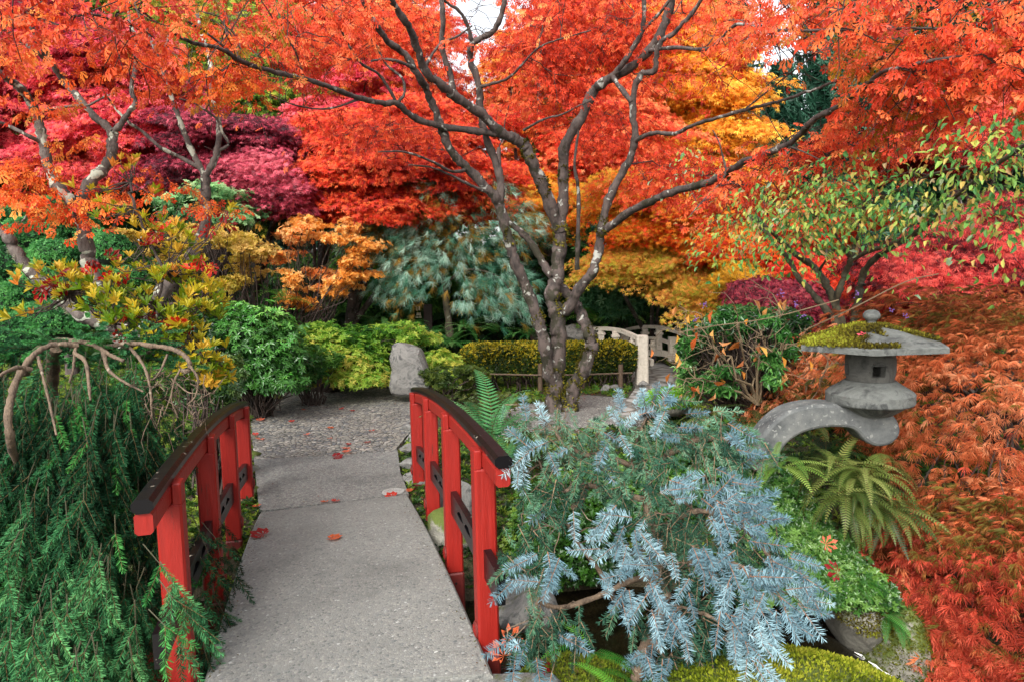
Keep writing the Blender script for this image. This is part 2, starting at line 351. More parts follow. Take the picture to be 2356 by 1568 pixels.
def rockm(a, b, moss, mt):
    def f(n, out):
        v = coords(n); t = tex(n, 'ShaderNodeTexNoise', v, 7, Detail=9, Roughness=.72, Distortion=.6); c = ramp(n, t.outputs[0], [(.3, a), (.52, b), (.62, a), (.78, b)]).outputs[0]
        m = tex(n, 'ShaderNodeTexNoise', v, 4, Detail=6, Roughness=.7); g = N(n, 'ShaderNodeNewGeometry'); sx = N(n, 'ShaderNodeSeparateXYZ'); n.links.new(g.outputs['Normal'], sx.inputs[0])
        q = N(n, 'ShaderNodeMath', operation='MULTIPLY_ADD'); q.inputs[1].default_value = .18; n.links.new(sx.outputs[2], q.inputs[0]); n.links.new(m.outputs[0], q.inputs[2])
        c = mix(n, ramp(n, q.outputs[0], [(mt, 0.0), (mt + .08, 1.0)]).outputs[0], c, (*lin(moss), 1)); p = N(n, 'ShaderNodeBsdfPrincipled'); n.links.new(c, p.inputs['Base Color']); p.inputs['Roughness'].default_value = .8
        n.links.new(bump(n, t.outputs[0], .9, .03), p.inputs['Normal']); n.links.new(p.outputs[0], out.inputs[0])
    return f
M_ROCK = mat('grey_rock', rockm('3e3f3f', '7c7a75', '464c1e', .7)); M_ROCKM = mat('mossy_rock', rockm('54524a', '8b887c', '4e5a1c', .5)); M_LANT = mat('lantern_granite', rockm('2e302f', '5e605c', '44422e', .74)); M_LANTD = mat('lantern_dark_granite', rockm('2c2c2a', '55544f', '3c3a2c', .8))
def lspot(n, out):
    v = coords(n); t = tex(n, 'ShaderNodeTexNoise', v, 8, Detail=9, Roughness=.7); c = ramp(n, t.outputs[0], [(.3, '2c2e2f'), (.5, '4e504f'), (.75, '6a6a66')]).outputs[0]
    wv = tex(n, 'ShaderNodeTexNoise', v, 30, Detail=2); wm = N(n, 'ShaderNodeMixRGB'); wm.inputs[0].default_value = .05; n.links.new(v, wm.inputs[1]); n.links.new(wv.outputs[1], wm.inputs[2]); vo = tex(n, 'ShaderNodeTexVoronoi', wm.outputs[0], 42, Randomness=1.0); s = N(n, 'ShaderNodeMath', operation='LESS_THAN'); s.inputs[1].default_value = .3; n.links.new(vo.outputs[0], s.inputs[0])
    s2 = ramp(n, vo.outputs['Color'], [(.5, 0.0), (.55, 1.0)]); mm = N(n, 'ShaderNodeMath', operation='MULTIPLY'); n.links.new(s.outputs[0], mm.inputs[0]); n.links.new(s2.outputs[0], mm.inputs[1])
    c = mix(n, mm.outputs[0], c, (*lin('6e6f6b'), 1)); p = N(n, 'ShaderNodeBsdfPrincipled'); n.links.new(c, p.inputs['Base Color']); p.inputs['Roughness'].default_value = .8; n.links.new(bump(n, t.outputs[0], .5, .02), p.inputs['Normal']); n.links.new(p.outputs[0], out.inputs[0])
M_LANTLEG = mat('lichen_spotted_granite', lspot)
def soil(n, out):
    v = coords(n); t = tex(n, 'ShaderNodeTexNoise', v, 3, Detail=10, Roughness=.7); c = ramp(n, t.outputs[0], [(.3, '2a2218'), (.5, '3a3220'), (.62, '3b4420'), (.8, '4c5a26')]).outputs[0]
    p = N(n, 'ShaderNodeBsdfPrincipled'); n.links.new(c, p.inputs['Base Color']); p.inputs['Roughness'].default_value = .95; t2 = tex(n, 'ShaderNodeTexNoise', v, 40, Detail=5); n.links.new(bump(n, t2.outputs[0], 1, .03), p.inputs['Normal']); n.links.new(p.outputs[0], out.inputs[0])
M_SOIL = mat('garden_soil', soil); M_GRAVEL = mat('gravel', aggregate(30, '3d3a34', None, [(0, '6a6b6a'), (.5, '8e8b85'), (1, 'aba8a2')], bs=.9))
def waterm(n, out):
    v = coords(n); t = tex(n, 'ShaderNodeTexNoise', v, 6, Detail=3, Distortion=1.2); p = N(n, 'ShaderNodeBsdfPrincipled'); c = ramp(n, t.outputs[0], [(.3, '0c0b07'), (.7, '241f12')]).outputs[0]; n.links.new(c, p.inputs['Base Color'])
    p.inputs['Roughness'].default_value = .06; p.inputs['Transmission Weight'].default_value = .25; p.inputs['IOR'].default_value = 1.33; n.links.new(bump(n, t.outputs[0], .12, .02), p.inputs['Normal']); n.links.new(p.outputs[0], out.inputs[0])
M_WATER = mat('stream_water', waterm)
#--BUILD--
# ================================================================== THE SETTING
DECKL = (G(470, 1568, .05), G(597, 1172, .01)); DECKR = (G(1135, 1553, .05), G(937, 1130, .01))
def smooth(e0, e1, x): t = np.clip((x - e0) / (e1 - e0), 0, 1); return t * t * (3 - 2 * t)
def ground_z(x, y):
    x = np.asarray(x, float); y = np.asarray(y, float)
    z = -.08 + .02 * np.sin(x * 1.3) * np.sin(y * .9)
    z = z + .62 * np.exp(-(((x - 2.3) / 1.1) ** 2 + ((y - 4.9) / 1.0) ** 2)) * smooth(.3, 1.0, x)         # bank that carries the stone lantern
    cy = 3.45 + .1 * np.sin(x * 1.7) - .15 * smooth(.5, 2, x); ch = np.exp(-((y - cy) / .62) ** 4)
    bed = np.where(x > 1.75, -1.05, -.6); z = z * (1 - ch) + bed * ch
    z = z - .9 * smooth(1.7, 2.6, x) * (1 - smooth(3.2, 4.4, y)) * smooth(1.6, 2.6, y)
    z = z + .05 * noise(np.stack([x, y, x * 0], -1), 1.5) * smooth(4, 8, np.abs(y - 3) + np.abs(x))
    z = z + 3.4 * smooth(16, 42, y) + .02 * np.abs(x) * smooth(8, 20, y)
    return z
def grid_sheet(xs, ys, zf, mat_, name):
    X, Y = np.meshgrid(xs, ys); Z = zf(X, Y); v = np.stack([X, Y, Z], -1).reshape(-1, 3); nx = len(xs)
    i = (np.arange(len(ys) - 1)[:, None] * nx + np.arange(nx - 1)[None]).ravel(); mb = MB(); mb.add(v, np.stack([i, i + 1, i + nx + 1, i + nx], -1)); return mb.obj(name, mat_, None, True)
tag(grid_sheet(np.concatenate([np.linspace(-60, -6, 40), np.arange(-5.9, 6, .1), np.linspace(6, 60, 40)]), np.concatenate([np.linspace(-8, 0, 10), np.arange(.1, 12, .1), np.linspace(12.2, 80, 70)]), ground_z, M_SOIL, 'ground'), kind='structure')
def flat_poly(pts, z, mat_, name, thick=.05, sub=None):
    p = np.array(pts)[:, :2]; mb = MB(); n = len(p); c = p.mean(0)
    top = np.column_stack([p, np.full(n, z)]) if np.isscalar(z) else np.column_stack([p, z]); bot = top - [0, 0, thick]
    me = bpy.data.meshes.new(name); me.from_pydata([tuple(q) for q in np.vstack([top, bot])], [], [list(range(n))] + [[i, i + n, (i + 1) % n + n, (i + 1) % n] for i in range(n)])
    me.materials.append(mat_); o = bpy.data.objects.new(name, me); C.objects.link(o); return tag(o, kind='structure')
ZP = -.02
def wob(a, b, n, amp): t = np.linspace(0, 1, n)[:, None]; p = np.array(a)[:2] * (1 - t) + np.array(b)[:2] * t; return p + RN.normal(0, amp, p.shape) * np.sin(t * math.pi)
def gpoly(l, z): return [G(a, b, z)[:2] for a, b in l]
eL = (597, 1172); eR = (937, 1130)
flat_poly(gpoly([(597, 1174), (590, 1110), (584, 1056), (700, 1050), (820, 1043), (915, 1036), (921, 1085), (940, 1134)], ZP), ZP, M_PAVE, 'pavement', .2)
flat_poly(gpoly([(584, 1055), (580, 1000), (576, 955), (590, 925), (640, 902), (720, 893), (800, 889), (900, 893), (960, 905), (1000, 925), (1000, 950), (980, 965), (955, 985), (935, 1000), (912, 1030), (915, 1035), (820, 1042), (700, 1049)], ZP), ZP - .004, M_COBBLE, 'path', .2)
flat_poly(gpoly([(1410, 965), (1440, 925), (1462, 895), (1450, 870), (1470, 842), (1520, 835), (1552, 850), (1568, 880), (1572, 905), (1540, 925), (1500, 945), (1450, 975)], ZP), ZP + .02, M_FLAG, 'stone_path', .2)
flat_poly(gpoly([(1060, 965), (1200, 930), (1340, 905), (1460, 915), (1520, 930), (1480, 965), (1300, 985), (1150, 1000)], ZP), ZP - .01, M_GRAVEL, 'gravel_bed', .1)
flat_poly([(-1.75, -1), (.35, -1), (G(1135, 1562, .05)[0] + .02, G(1135, 1562, .05)[1] - .02), (G(470, 1590, .05)[0] - .2, G(470, 1590, .05)[1] - .1)], .045, M_EDGE, 'landing_slab', .25)
# stream: a sheet that curves over a lip on the right
def water():
    us = np.linspace(0, 1, 90); ys = np.linspace(2.55, 4.35, 24); rows = []
    for y in ys:
        xl = 1.62 + .25 * (3.7 - y); r = []
        for u in us:
            x = -6 + (xl + 6.42) * min(1, u * 1.0); over = max(0, x - xl)
            r.append((x, y, -.33 + .004 * math.sin(x * 9 + y * 5) - over ** 2 * 7.0 - .02 * (over > 0)))
        rows.append(r)
    v = np.array(rows).reshape(-1, 3); i = (np.arange(len(ys) - 1)[:, None] * 90 + np.arange(89)[None]).ravel(); mb = MB(); mb.add(v, np.stack([i, i + 1, i + 91, i + 90], -1)); tag(mb.obj('stream_water', M_WATER, None, True), kind='structure')
water()
mb = MB()
for i in range(26):                                               # foam streaks where the water drops
    y = RN.uniform(2.85, 3.6); x0 = 1.62 + .25 * (3.7 - y) + RN.uniform(.0, .14); L = RN.uniform(.05, .13); xs = np.linspace(x0, x0 + L, 5)
    ov = np.maximum(0, xs - 1.62 - .25 * (3.7 - y)); tube(mb, np.stack([xs, y + (xs - x0) * -.3, -.322 - ov ** 2 * 7 - .02 * (ov > 0)], -1), [.001, .006, .008, .005, .001], 5)
tag(mb.obj('water_foam', mat('foam', plain('d8d8d4', .5, .05)), None, True), kind='stuff')

# ================================================================== ROCKS
def rock_mesh(mb, c, r, seed, cuts=10, rot=0, tilt=0):
    rg = np.random.default_rng(seed); nu, nv = 28, 16; u = np.arange(nu) * 2 * math.pi / nu; v = np.linspace(.02, math.pi - .02, nv); U, V_ = np.meshgrid(u, v)
    p = np.stack([np.sin(V_) * np.cos(U), np.sin(V_) * np.sin(U), np.cos(V_)], -1).reshape(-1, 3)
    for _ in range(cuts):
        n = unit(rg.normal(size=3)); d = rg.uniform(.5, .8); s = p @ n; p = p - np.outer(np.maximum(0, s - d), n)
    p = p * (1 + .05 * noise(p, 3, seed % 5)[:, None]); p = p / np.abs(p).max(0)
    ca, sa = math.cos(rot), math.sin(rot); p = p * r; p = np.stack([p[:, 0] * ca - p[:, 1] * sa + tilt * p[:, 2], p[:, 0] * sa + p[:, 1] * ca, p[:, 2]], -1) + c
    i = (np.arange(nv - 1)[:, None] * nu + np.arange(nu)[None]); j = (np.arange(nv - 1)[:, None] * nu + (np.arange(nu)[None] + 1) % nu)
    mb.add(p, np.stack([i, i + nu, j + nu, j], -1).reshape(-1, 4))
def rock(name, label, px, py, Y, r, m=M_ROCK, seed=1, group=None, rot=0, tilt=0, cuts=10, cat='rock'):
    mb = MB(); rock_mesh(mb, P(px, py, Y), np.array(r), seed, cuts, rot, tilt); return tag(mb.obj(name, m, None, True), label, cat, group)
# the standing boulder is shaped after the outline helper is defined
rock('stream_rock', 'pale grey rounded boulder in the water right of the nearest red post', 1195, 1405, 3.15, (.19, .2, .13), M_ROCK, 7)
rock('corner_rock', 'grey rock at the bottom edge next to the bridge landing corner', 1205, 1590, 2.55, (.15, .13, .085), M_ROCK, 12)
rock('bank_rock', 'grey boulder on the far bank seen between the red posts', 1045, 1150, 4.75, (.22, .25, .2), M_ROCK, 15)
rock('bank_rock', 'mossy block between the two middle red posts above the water', 1035, 1215, 4.35, (.2, .2, .16), M_ROCKM, 16)
rock('waterfall_rock', 'moss covered rock at the lip of the little waterfall', 1955, 1375, 3.55, (.17, .2, .17), M_ROCKM, 21)
rock('waterfall_rock', 'dark mossy boulder below the lantern bank beside the red laceleaf', 2010, 1470, 3.55, (.12, .25, .3), M_ROCKM, 22)
rock('hedge_rock', 'angular grey stone at the foot of the tall wooden bridge post', 1480, 885, 9.9, (.1, .1, .09), M_ROCK, 31)
rock('hedge_rock', 'low flat stone in front of the right end of the hedge', 1420, 892, 9.8, (.13, .1, .05), M_ROCK, 32)
rock('hedge_rock', 'small pale stone left of the flat stone before the hedge', 1393, 893, 9.6, (.08, .08, .06), M_ROCK, 33)
rock('distant_rock', 'dark boulder under the ferns left of the wooden bridge', 1320, 765, 12.6, (.6, .3, .22), M_ROCK, 35)
edge = [(590, 921, 1), (640, 905, 1), (700, 897, 1), (760, 893, 0), (830, 890, 0), (895, 895, 1), (578, 962, 1), (572, 1010, 1), (577, 1048, 0), (571, 1085, 1), (575, 1125, 0)]
for k, (px, py, big) in enumerate(edge):
    p = G(px - (10 if py > 940 else 0), py - 3, ZP); mb = MB(); s = .17 + .12 * big if py < 930 else .09 + .04 * big; rock_mesh(mb, p + [0, .12 if py < 930 else 0, .0], np.array([s * 1.5, .13, .13 if py < 930 else .07]), 40 + k)
    tag(mb.obj('edging_stone', M_ROCKM, None, True), None, 'edging stone', 'mossy stones edging the path')['label'] = 'mossy stone edging the ' + ('far rim' if py < 930 else 'left side') + ' of the path, ' + ['first from the left', 'second from the left', 'third from the left', 'fourth from the left', 'fifth from the left', 'at its right end beside the boulder', 'farthest one by the corner', 'beside the farthest left post', 'just beyond the paving seam', 'beside the brushed strip', 'nearest to the bridge deck'][k]
for k, (px, py, r) in enumerate([(928, 985, .11), (935, 1010, .1), (925, 1035, .12), (932, 1068, .13), (940, 1100, .14)]):
    mb = MB(); rock_mesh(mb, G(px + 4, py, ZP) + [.06, 0, 0], np.array([r, r * 1.1, .07]), 60 + k)
    tag(mb.obj('edging_stone', M_ROCK, None, True), 'bare grey stone edging the right side of the path, ' + ['farthest', 'second farthest', 'middle one', 'second nearest', 'nearest to the drain grate'][k], 'edging stone', 'grey stones edging the path right of the concrete')

# ================================================================== RED BRIDGE
BR = thing('garden_bridge', 'small arched bridge with exposed aggregate deck and red posts with black capped handrails', 'bridge', (-.9, 3.6, -.2))
def deck():
    mb = MB(); n = 24; rows = []
    for i in range(n + 1):
        t = i / n; l = DECKL[0] * (1 - t) + DECKL[1] * t; r = DECKR[0] * (1 - t) + DECKR[1] * t
        if i == 0: l = l - (DECKL[1] - DECKL[0]) * .02; 
        z = .085 - .04 * ((l[1] + r[1]) / 2 - 3.35) ** 2; xs = np.linspace(0, 1, 9)
        top = [np.array([*(l * (1 - q) + r * q)[:2], z]) for q in xs]; c = .012
        ring = [top[0] - [0, 0, .2], top[0] - [0, 0, c], top[0] + [c, 0, 0]] + top[1:-1] + [top[-1] - [c, 0, 0], top[-1] - [0, 0, c], top[-1] - [0, 0, .2]]
        rows.append(np.array(ring))
    loft(mb, rows); mb.obj('deck', M_DECK, BR)
deck()
def arcz(yr): return .885 - .031 * (yr - 3.0) ** 2
RX = lambda y: -.135 - (.645 / 2.55) * (y - 2.85); LX = lambda y: P(390, 1115, 2.55)[0] + (P(557, 930, 5.1)[0] - P(390, 1115, 2.55)[0]) / 2.55 * (y - 2.55)
def zl(y): return arcz(y + .33) - .03
def rail_side(xf, zf, ys, out, y0, y1, lean):
    dx = xf(1) - xf(0); ang = math.atan2(-dx, 1.0); ca, sa = math.cos(ang), math.sin(ang)
    def M(y, z): return np.array([[ca, -sa, 0, xf(y)], [sa, ca, 0, y], [0, 0, 1, z], [0, 0, 0, 1.]])
    w = .046
    for k, y in enumerate(ys):
        ang_l = lean; zt = zf(y); zb = -.62
        mb = MB(); lo = -.12 if True else 0
        box(mb, (-w, -w, -.02), (w, w, zt - .075), M(y, 0), None, .009); 
        inner = -out * w; a, b = sorted((inner, inner + out * .034)); box(mb, (a, -w + .003, zt - .08), (b, w - .003, zt + .004), M(y, 0), None, .005)
        p = mb.obj('post', M_RED, BR)
        mb = MB(); box(mb, (-w - .003, -w - .003, zb), (w + .003, w + .003, -.018), M(y, 0), None, .009); mb.obj('post_foot', M_REDLOW, p)
        mb = MB(); an = np.arange(24) * 2 * math.pi / 24; cz = .085; sx = -out * (w + .001)
        for (r0, r1, t0, t1) in ((.036, .036, 0, .004), (.037, .031, .004, .009)):
            rings = [np.column_stack([np.full(24, sx - out * t0), np.cos(an) * r0, np.sin(an) * r0 * 1.15 + cz]), np.column_stack([np.full(24, sx - out * t1), np.cos(an) * r1, np.sin(an) * r1 * 1.15 + cz])]
            loft(mb, rings, M(y, 0))
        e = mb.obj('emblem_disc', M_REDLOW, p)
        mb = MB()
        for q in (-.019, -.006, .007, .020):
            h = .028 - abs(q) * .5; a, b = sorted((sx - out * .009, sx - out * .012)); box(mb, (a, q - .0035, cz - h), (b, q + .0035, cz + h), M(y, 0)); box(mb, (a, q - .0055, cz - h * .3), (b, q + .0055, cz - h * .1), M(y, 0))
        mb.obj('emblem_strokes', M_RED, e)
        for bz in (-.075, -.16):
            mb = MB(); loft(mb, [np.column_stack([an * 0 + q_ * .02, np.full(24, -w - .003 - dq), 0 * an]) + np.column_stack([np.cos(an) * .0065, 0 * an, np.sin(an) * .0065 + bz]) for q_, dq in ((0, .0), (0, .003))], M(y, 0)); mb.obj('bolt_head', M_DARK, p)
    def sweep(x0, x1, z0, z1, mat_, name, bev=.01, n=28, ya=y0, yb=y1, parent=BR):
        rows = []; prof = [(x0 + bev, z0), (x1 - bev, z0), (x1, z0 + bev), (x1, z1 - bev), (x1 - bev, z1), (x0 + bev, z1), (x0, z1 - bev), (x0, z0 + bev)]
        for i in range(n + 1):
            y = ya + (yb - ya) * i / n; m = M(y, zf(y)); pr = np.array([[a, 0, b] for a, b in prof]); rows.append(pr @ m[:3, :3].T + m[:3, 3])
        mb = MB(); loft(mb, rows); return mb.obj(name, mat_, parent)
    c0, c1 = sorted((-out * .012, out * .046)); r = sweep(c0, c1, -.075, .0, M_RED, 'handrail')
    sweep(c0 - .004, c1 + .006, .001, .05, M_BLACK, 'rail_cap', .014, 28, y0 - .01, y1 + .01, r)
    # the low rail: one curved plank through the posts, with crescent openings between them
    zlow = lambda y: zf(y) - .485; hgt = .062; cuts = [(a + b) / 2 for a, b in zip(ys[:-1], ys[1:])]
    def plank(ya, yb, lo, hi):
        rows = []; n = 14
        for i in range(n + 1):
            y = ya + (yb - ya) * i / n; m = M(y, zlow(y)); a, b = lo(y), hi(y); rows.append(np.array([[-.016, 0, a], [.016, 0, a], [.016, 0, b], [-.016, 0, b]]) @ m[:3, :3].T + m[:3, 3])
        return rows
    def hole(y):
        for c in cuts:
            for s in (-.105, .105):
                u = (y - c - s) / .075
                if abs(u) < 1: return max(0.002, .03 * math.sqrt(1 - u * u)) * (1 if u * s < 0.3 * abs(s) else .75)
        return 0
    mb = MB(); ysn = np.linspace(y0 + .0, y1 - .02, 150)
    up, dn = [], []
    for y in ysn:
        m = M(y, zlow(y)); h = hole(y); T = lambda a, b: np.array([[-.016, 0, a], [.016, 0, a], [.016, 0, b], [-.016, 0, b]]) @ m[:3, :3].T + m[:3, 3]
        up.append(T(h if h else 0.0, hgt)); dn.append(T(-hgt, -h * .15 if h else -0.0))
    loft(mb, up); loft(mb, dn); mb.obj('low_rail', M_BLACK, BR)
rail_side(RX, arcz, [2.85, 3.7, 4.55, 5.4], 1, 2.56, 5.62, 0)
rail_side(LX, zl, [2.55, 3.4, 4.25, 5.1], -1, 2.22, 5.32, 0)
# drain
p = G(905, 1131, ZP); dg = thing('drain_grate', 'round slotted metal drain grate set in the path near the bridge', 'drain grate', p); mb = MB(); an = np.arange(32) * math.pi / 16
lathe(mb, [(.085, .0), (.085, .008), (.072, .009), (.072, .001)], 32, p); mb.obj('rim', M_STEEL, dg)
mb = MB()
for i in range(-4, 5):
    h = math.sqrt(max(0, .074 ** 2 - (i * .016) ** 2)); box(mb, (p[0] + i * .016 - .0045, p[1] - h, p[2] + .001), (p[0] + i * .016 + .0045, p[1] + h, p[2] + .007))
box(mb, (p[0] - .073, p[1] - .004, p[2] + .0012), (p[0] + .073, p[1] + .004, p[2] + .0074)); mb.obj('grate_bars', M_STEEL, dg)
mb = MB(); lathe(mb, [(.073, -.002), (.073, .0006)], 24, p); mb.obj('drain_shade_disc', M_DARK, dg)  # solid near-black disc under the bars, painted shade in place of an opening

# ================================================================== STONE LANTERN
LY = 3.8; LO = P(1770, 1060, LY); LX0 = P(2002, 850, LY)[0]
LN = thing('stone_lantern', 'grey stone snow lantern with wide mossy roof on one curved leg beside red laceleaf', 'stone lantern', (LO[0], LO[1], LO[2]))
leg = [(1746, 1012), (1775, 976), (1807, 950), (1836, 938), (1870, 931), (1905, 929), (1940, 931), (1975, 937), (2010, 943), (2040, 947), (2062, 960), (2073, 983), (2071, 1002), (2060, 1016), (2043, 1025), (2020, 1027), (2002, 1021), (1987, 1010), (1975, 995), (1960, 986), (1935, 983), (1910, 983), (1885, 986), (1858, 993), (1835, 1003), (1812, 1021), (1797, 1043), (1789, 1075), (1740, 1085), (1742, 1040)]
def extrude_outline(mb, q, depth, bev=.012):
    q = np.array(q); c = q.mean(0); n = len(q); e = np.roll(q, -1, 0) - np.roll(q, 1, 0); nn = unit(np.stack([-e[:, 2], 0 * e[:, 0], e[:, 0]], -1)); s = 1 if ((q - c) * nn).sum() < 0 else -1; nn = nn * s
    rings = []
    for dy, ins in ((0, bev), (bev * .35, bev * .35), (bev, 0), (depth - bev, 0), (depth - bev * .35, bev * .35), (depth, bev)): rings.append(q + nn * ins + np.array([0, dy, 0]))
    return rings
def outline_obj(rings, name, m, parent):
    k = len(rings[0]); v = [tuple(x) for r in rings for x in r]; f = []
    for i in range(len(rings) - 1):
        for j in range(k): j2 = (j + 1) % k; f.append((i * k + j, i * k + j2, (i + 1) * k + j2, (i + 1) * k + j))
    f.append(tuple(range(k))); f.append(tuple(range((len(rings) - 1) * k, len(rings) * k))[::-1])
    me = bpy.data.meshes.new(name); me.from_pydata(v, [], f); me.materials.append(m); o = bpy.data.objects.new(name, me); C.objects.link(o); o.parent = parent
    if parent: o.matrix_parent_inverse = Matrix.Translation(-parent.location)
    return o
bq = cr([(*q, 0) for q in [(904, 793), (916, 788), (932, 791), (955, 797), (968, 804), (976, 822), (984, 845), (992, 872), (996, 905), (940, 910), (900, 905), (897, 872), (902, 850), (899, 825), (903, 806), (904, 793)]], 2)[:-1]
bq = P(bq[:, 0], bq[:, 1], 9.1); bc = bq.mean(0); bro = []
for dy, sc, sh in ((-.17, .55, -.05), (-.13, .84, -.02), (-.05, .98, 0), (.06, 1.0, 0), (.16, .9, 0), (.24, .6, -.03)):
    q = bc + (bq - bc) * sc; q[:, 1] += dy; q[:, 2] += sh * 1.0; bro.append(q + .014 * np.stack([noise(q, 9, 1), noise(q, 8, 2), noise(q, 9, 4)], -1))
tag(outline_obj(bro, 'standing_rock', M_ROCK, None), 'grey upright angular boulder with a sloping top behind the far end of the path', 'rock')
legc = cr([(*a, 0) for a in leg] + [(*leg[0], 0)], 3)[:-1]
outline_obj(extrude_outline(MB(), [P(a, b, LY - .09) for a, b, _ in legc], .18, .018), 'leg', M_LANTLEG, LN)
zz = lambda py: P(2002, py, LY)[2]; cx = LX0; cp = (cx, LY, 0); U = mpp(3.98)
mb = MB(); lathe(mb, [(U * 48, zz(950)), (U * 62, zz(940)), (U * 76, zz(929)), (U * 88, zz(925)), (U * 90, zz(922)), (U * 90, zz(902)), (U * 87, zz(898)), (U * 76, zz(890)), (U * 62, zz(881)), (U * 52, zz(873)), (U * 46, zz(873))], 48, (cx, LY, 0)); mb.obj('middle_platform', M_LANT, LN, False)
# firebox with window openings: a barrel wall built from staves, gaps are the windows
mb = MB(); prof = [(43, 876), (47, 872), (50, 860), (51.5, 848), (51.5, 836), (51, 824), (49, 812), (46, 803)]; K = 48
yaw = -.15
for i in range(K):
    a0, a1 = 2 * math.pi * i / K, 2 * math.pi * (i + 1) / K; am = (a0 + a1) / 2
    win = any(abs(((am - (q * math.pi / 2 + math.pi / 2 + yaw)) + math.pi) % (2 * math.pi) - math.pi) < .27 for q in range(4))
    for j in range(len(prof) - 1):
        if win and 2 <= j <= 3: continue
        q = [];
        for (r, py), a in ((prof[j], a0), (prof[j], a1), (prof[j + 1], a1), (prof[j + 1], a0)): q.append((r * U, py, a))
        ov = [[cx + r * math.cos(a), LY + r * math.sin(a), zz(py)] for r, py, a in q]; iv = [[cx + (r - .045) * math.cos(a), LY + (r - .045) * math.sin(a), zz(py)] for r, py, a in q]
        mb.add(ov + iv, [[0, 1, 2, 3], [7, 6, 5, 4], [0, 4, 5, 1], [1, 5, 6, 2], [2, 6, 7, 3], [3, 7, 4, 0]])
mb.obj('firebox', M_LANTD, LN)
# roof: six-sided slab, rising slowly to the middle
k = 6; an = np.arange(k) * math.pi / 3 + .12; rr = U * 163; zr = zz(793)
def hexring(r, z, sub=6, dip=0.0):
    out = []
    for i in range(k):
        a, b = np.array([math.cos(an[i]), math.sin(an[i])]), np.array([math.cos(an[(i + 1) % k]), math.sin(an[(i + 1) % k])])
        for t in range(sub): u = t / sub; q = a * (1 - u) + b * u; out.append([cx + q[0] * r, LY + q[1] * r * .92, z - dip * math.sin(u * math.pi)])
    return np.array(out)
mb = MB(); loft(mb, [hexring(U * 50, zr - .012), hexring(rr * .97, zr - .022), hexring(rr, zr - .02), hexring(rr, zr + .008), hexring(rr * .985, zr + .014), hexring(rr * .75, zr + .036), hexring(rr * .45, zr + .075), hexring(rr * .2, zr + .105)]); roof = mb.obj('roof', M_LANT, LN)
def roof_h(x, y):
    q = 0 * x
    for i in range(k): n = np.array([math.cos(an[i] + math.pi / 6), math.sin(an[i] + math.pi / 6)]); q = np.maximum(q, ((x - cx) * n[0] + (y - LY) / .92 * n[1]) / .866)
    r = q / rr; return r, zr + np.interp(r, [0, .2, .45, .75, .985, 1.05], [.105, .105, .075, .036, .014, .0])
mb = MB(); lathe(mb, [(U * 50, zz(776)), (U * 50, zz(770)), (U * 26, zz(768)), (U * 17, zz(762)), (U * 11, zz(752)), (U * 9, zz(744)), (U * 9, zz(738)), (U * 12, zz(736)), (U * 17.5, zz(730)), (U * 17.5, zz(723)), (U * 13, zz(716)), (U * 6, zz(712.5)), (U * 1, zz(712))], 32, (cx, LY, 0)); fin = mb.obj('finial', M_LANT, LN, True)
def moss_on(pos, nrm, name, parent, pl, s=.014, tip=None):
    mb = MB(); n = len(pos); scatter(mb, [kite(.22, .4, .1), kite(.3, .5, -.1)], pos, unit(RN.normal(size=(n, 3))), unit(nrm + RN.normal(0, .55, (n, 3))), s * RN.uniform(.6, 1.3, n), colour(pos, pl, 9, .7)); return mb.obj(name, M_MOSS, parent)
MOSSP = pal('2c2810 443c14 5c541a 74701f 8c9430')
q = RN.uniform(-1, 1, (26000, 2)); x = cx + q[:, 0] * rr; y = LY + q[:, 1] * rr; r, z = roof_h(x, y); n_ = noise(np.stack([x, y, z], -1), 7, 2)
keep = (r < 1.0) & (n_ + .9 * (r - .5) + .9 * (y - LY) / rr * (x > cx) + .55 * (-(x - cx) / rr) > -.02) & ~((x > cx - .02) & (y < LY - .1) & (r > .35)) ; keep |= (r < 1.02) & (x < cx - rr * .62) & (y < LY + .3)
hump = .02 * (.5 + .5 * noise(np.stack([x, y, z], -1), 16, 3)); ps = np.stack([x, y, z + hump * RN.uniform(0, 1, len(x))], -1)[keep]; moss_on(ps, np.tile([0, 0, 1.], (len(ps), 1)), 'roof_moss', roof, MOSSP, .02)

# ================================================================== WOODEN BRIDGE, FENCE, SIGN, FAR LANTERN
def beam(mb, a, b, w, h, n=1):
    a, b = np.array(a), np.array(b); d = unit(b - a); s = unit(np.cross(d, [0, 0, 1.])) * w / 2; u = np.cross(s, d); u = unit(u) * h / 2; v = [a - s - u, a + s - u, a + s + u, a - s + u, b - s - u, b + s - u, b + s + u, b - s + u]
    mb.add(v, [[3, 2, 1, 0], [4, 5, 6, 7], [0, 1, 5, 4], [1, 2, 6, 5], [2, 3, 7, 6], [3, 0, 4, 7]])
WB = thing('wooden_bridge', 'weathered grey wooden arched footbridge beyond the hedge', 'bridge', G(1480, 878, 0)); Yn = 10.4
def arc_rail(pts, w, h, name, parent=WB):
    mb = MB(); q = cr(pts, 6)
    for a, b in zip(q[:-1], q[1:]): beam(mb, a, b + (b - a) * .02, w, h)
    return mb.obj(name, M_WOOD, parent)
nearp = [P(1330, 764, 12.6), P(1352, 758, 12.3), P(1385, 755.5, 11.8), P(1420, 759, 11.3), P(1445, 767, 10.9), P(1472, 780, 10.5)]; farp = [P(1425, 766, 13.4), P(1445, 758, 13.1), P(1480, 752, 12.6), P(1515, 752.5, 12.1), P(1545, 759, 11.7), P(1580, 772, 11.3), P(1618, 796, 10.9)]
arc_rail(nearp, .07, .06, 'handrail'); arc_rail(farp, .07, .06, 'handrail')
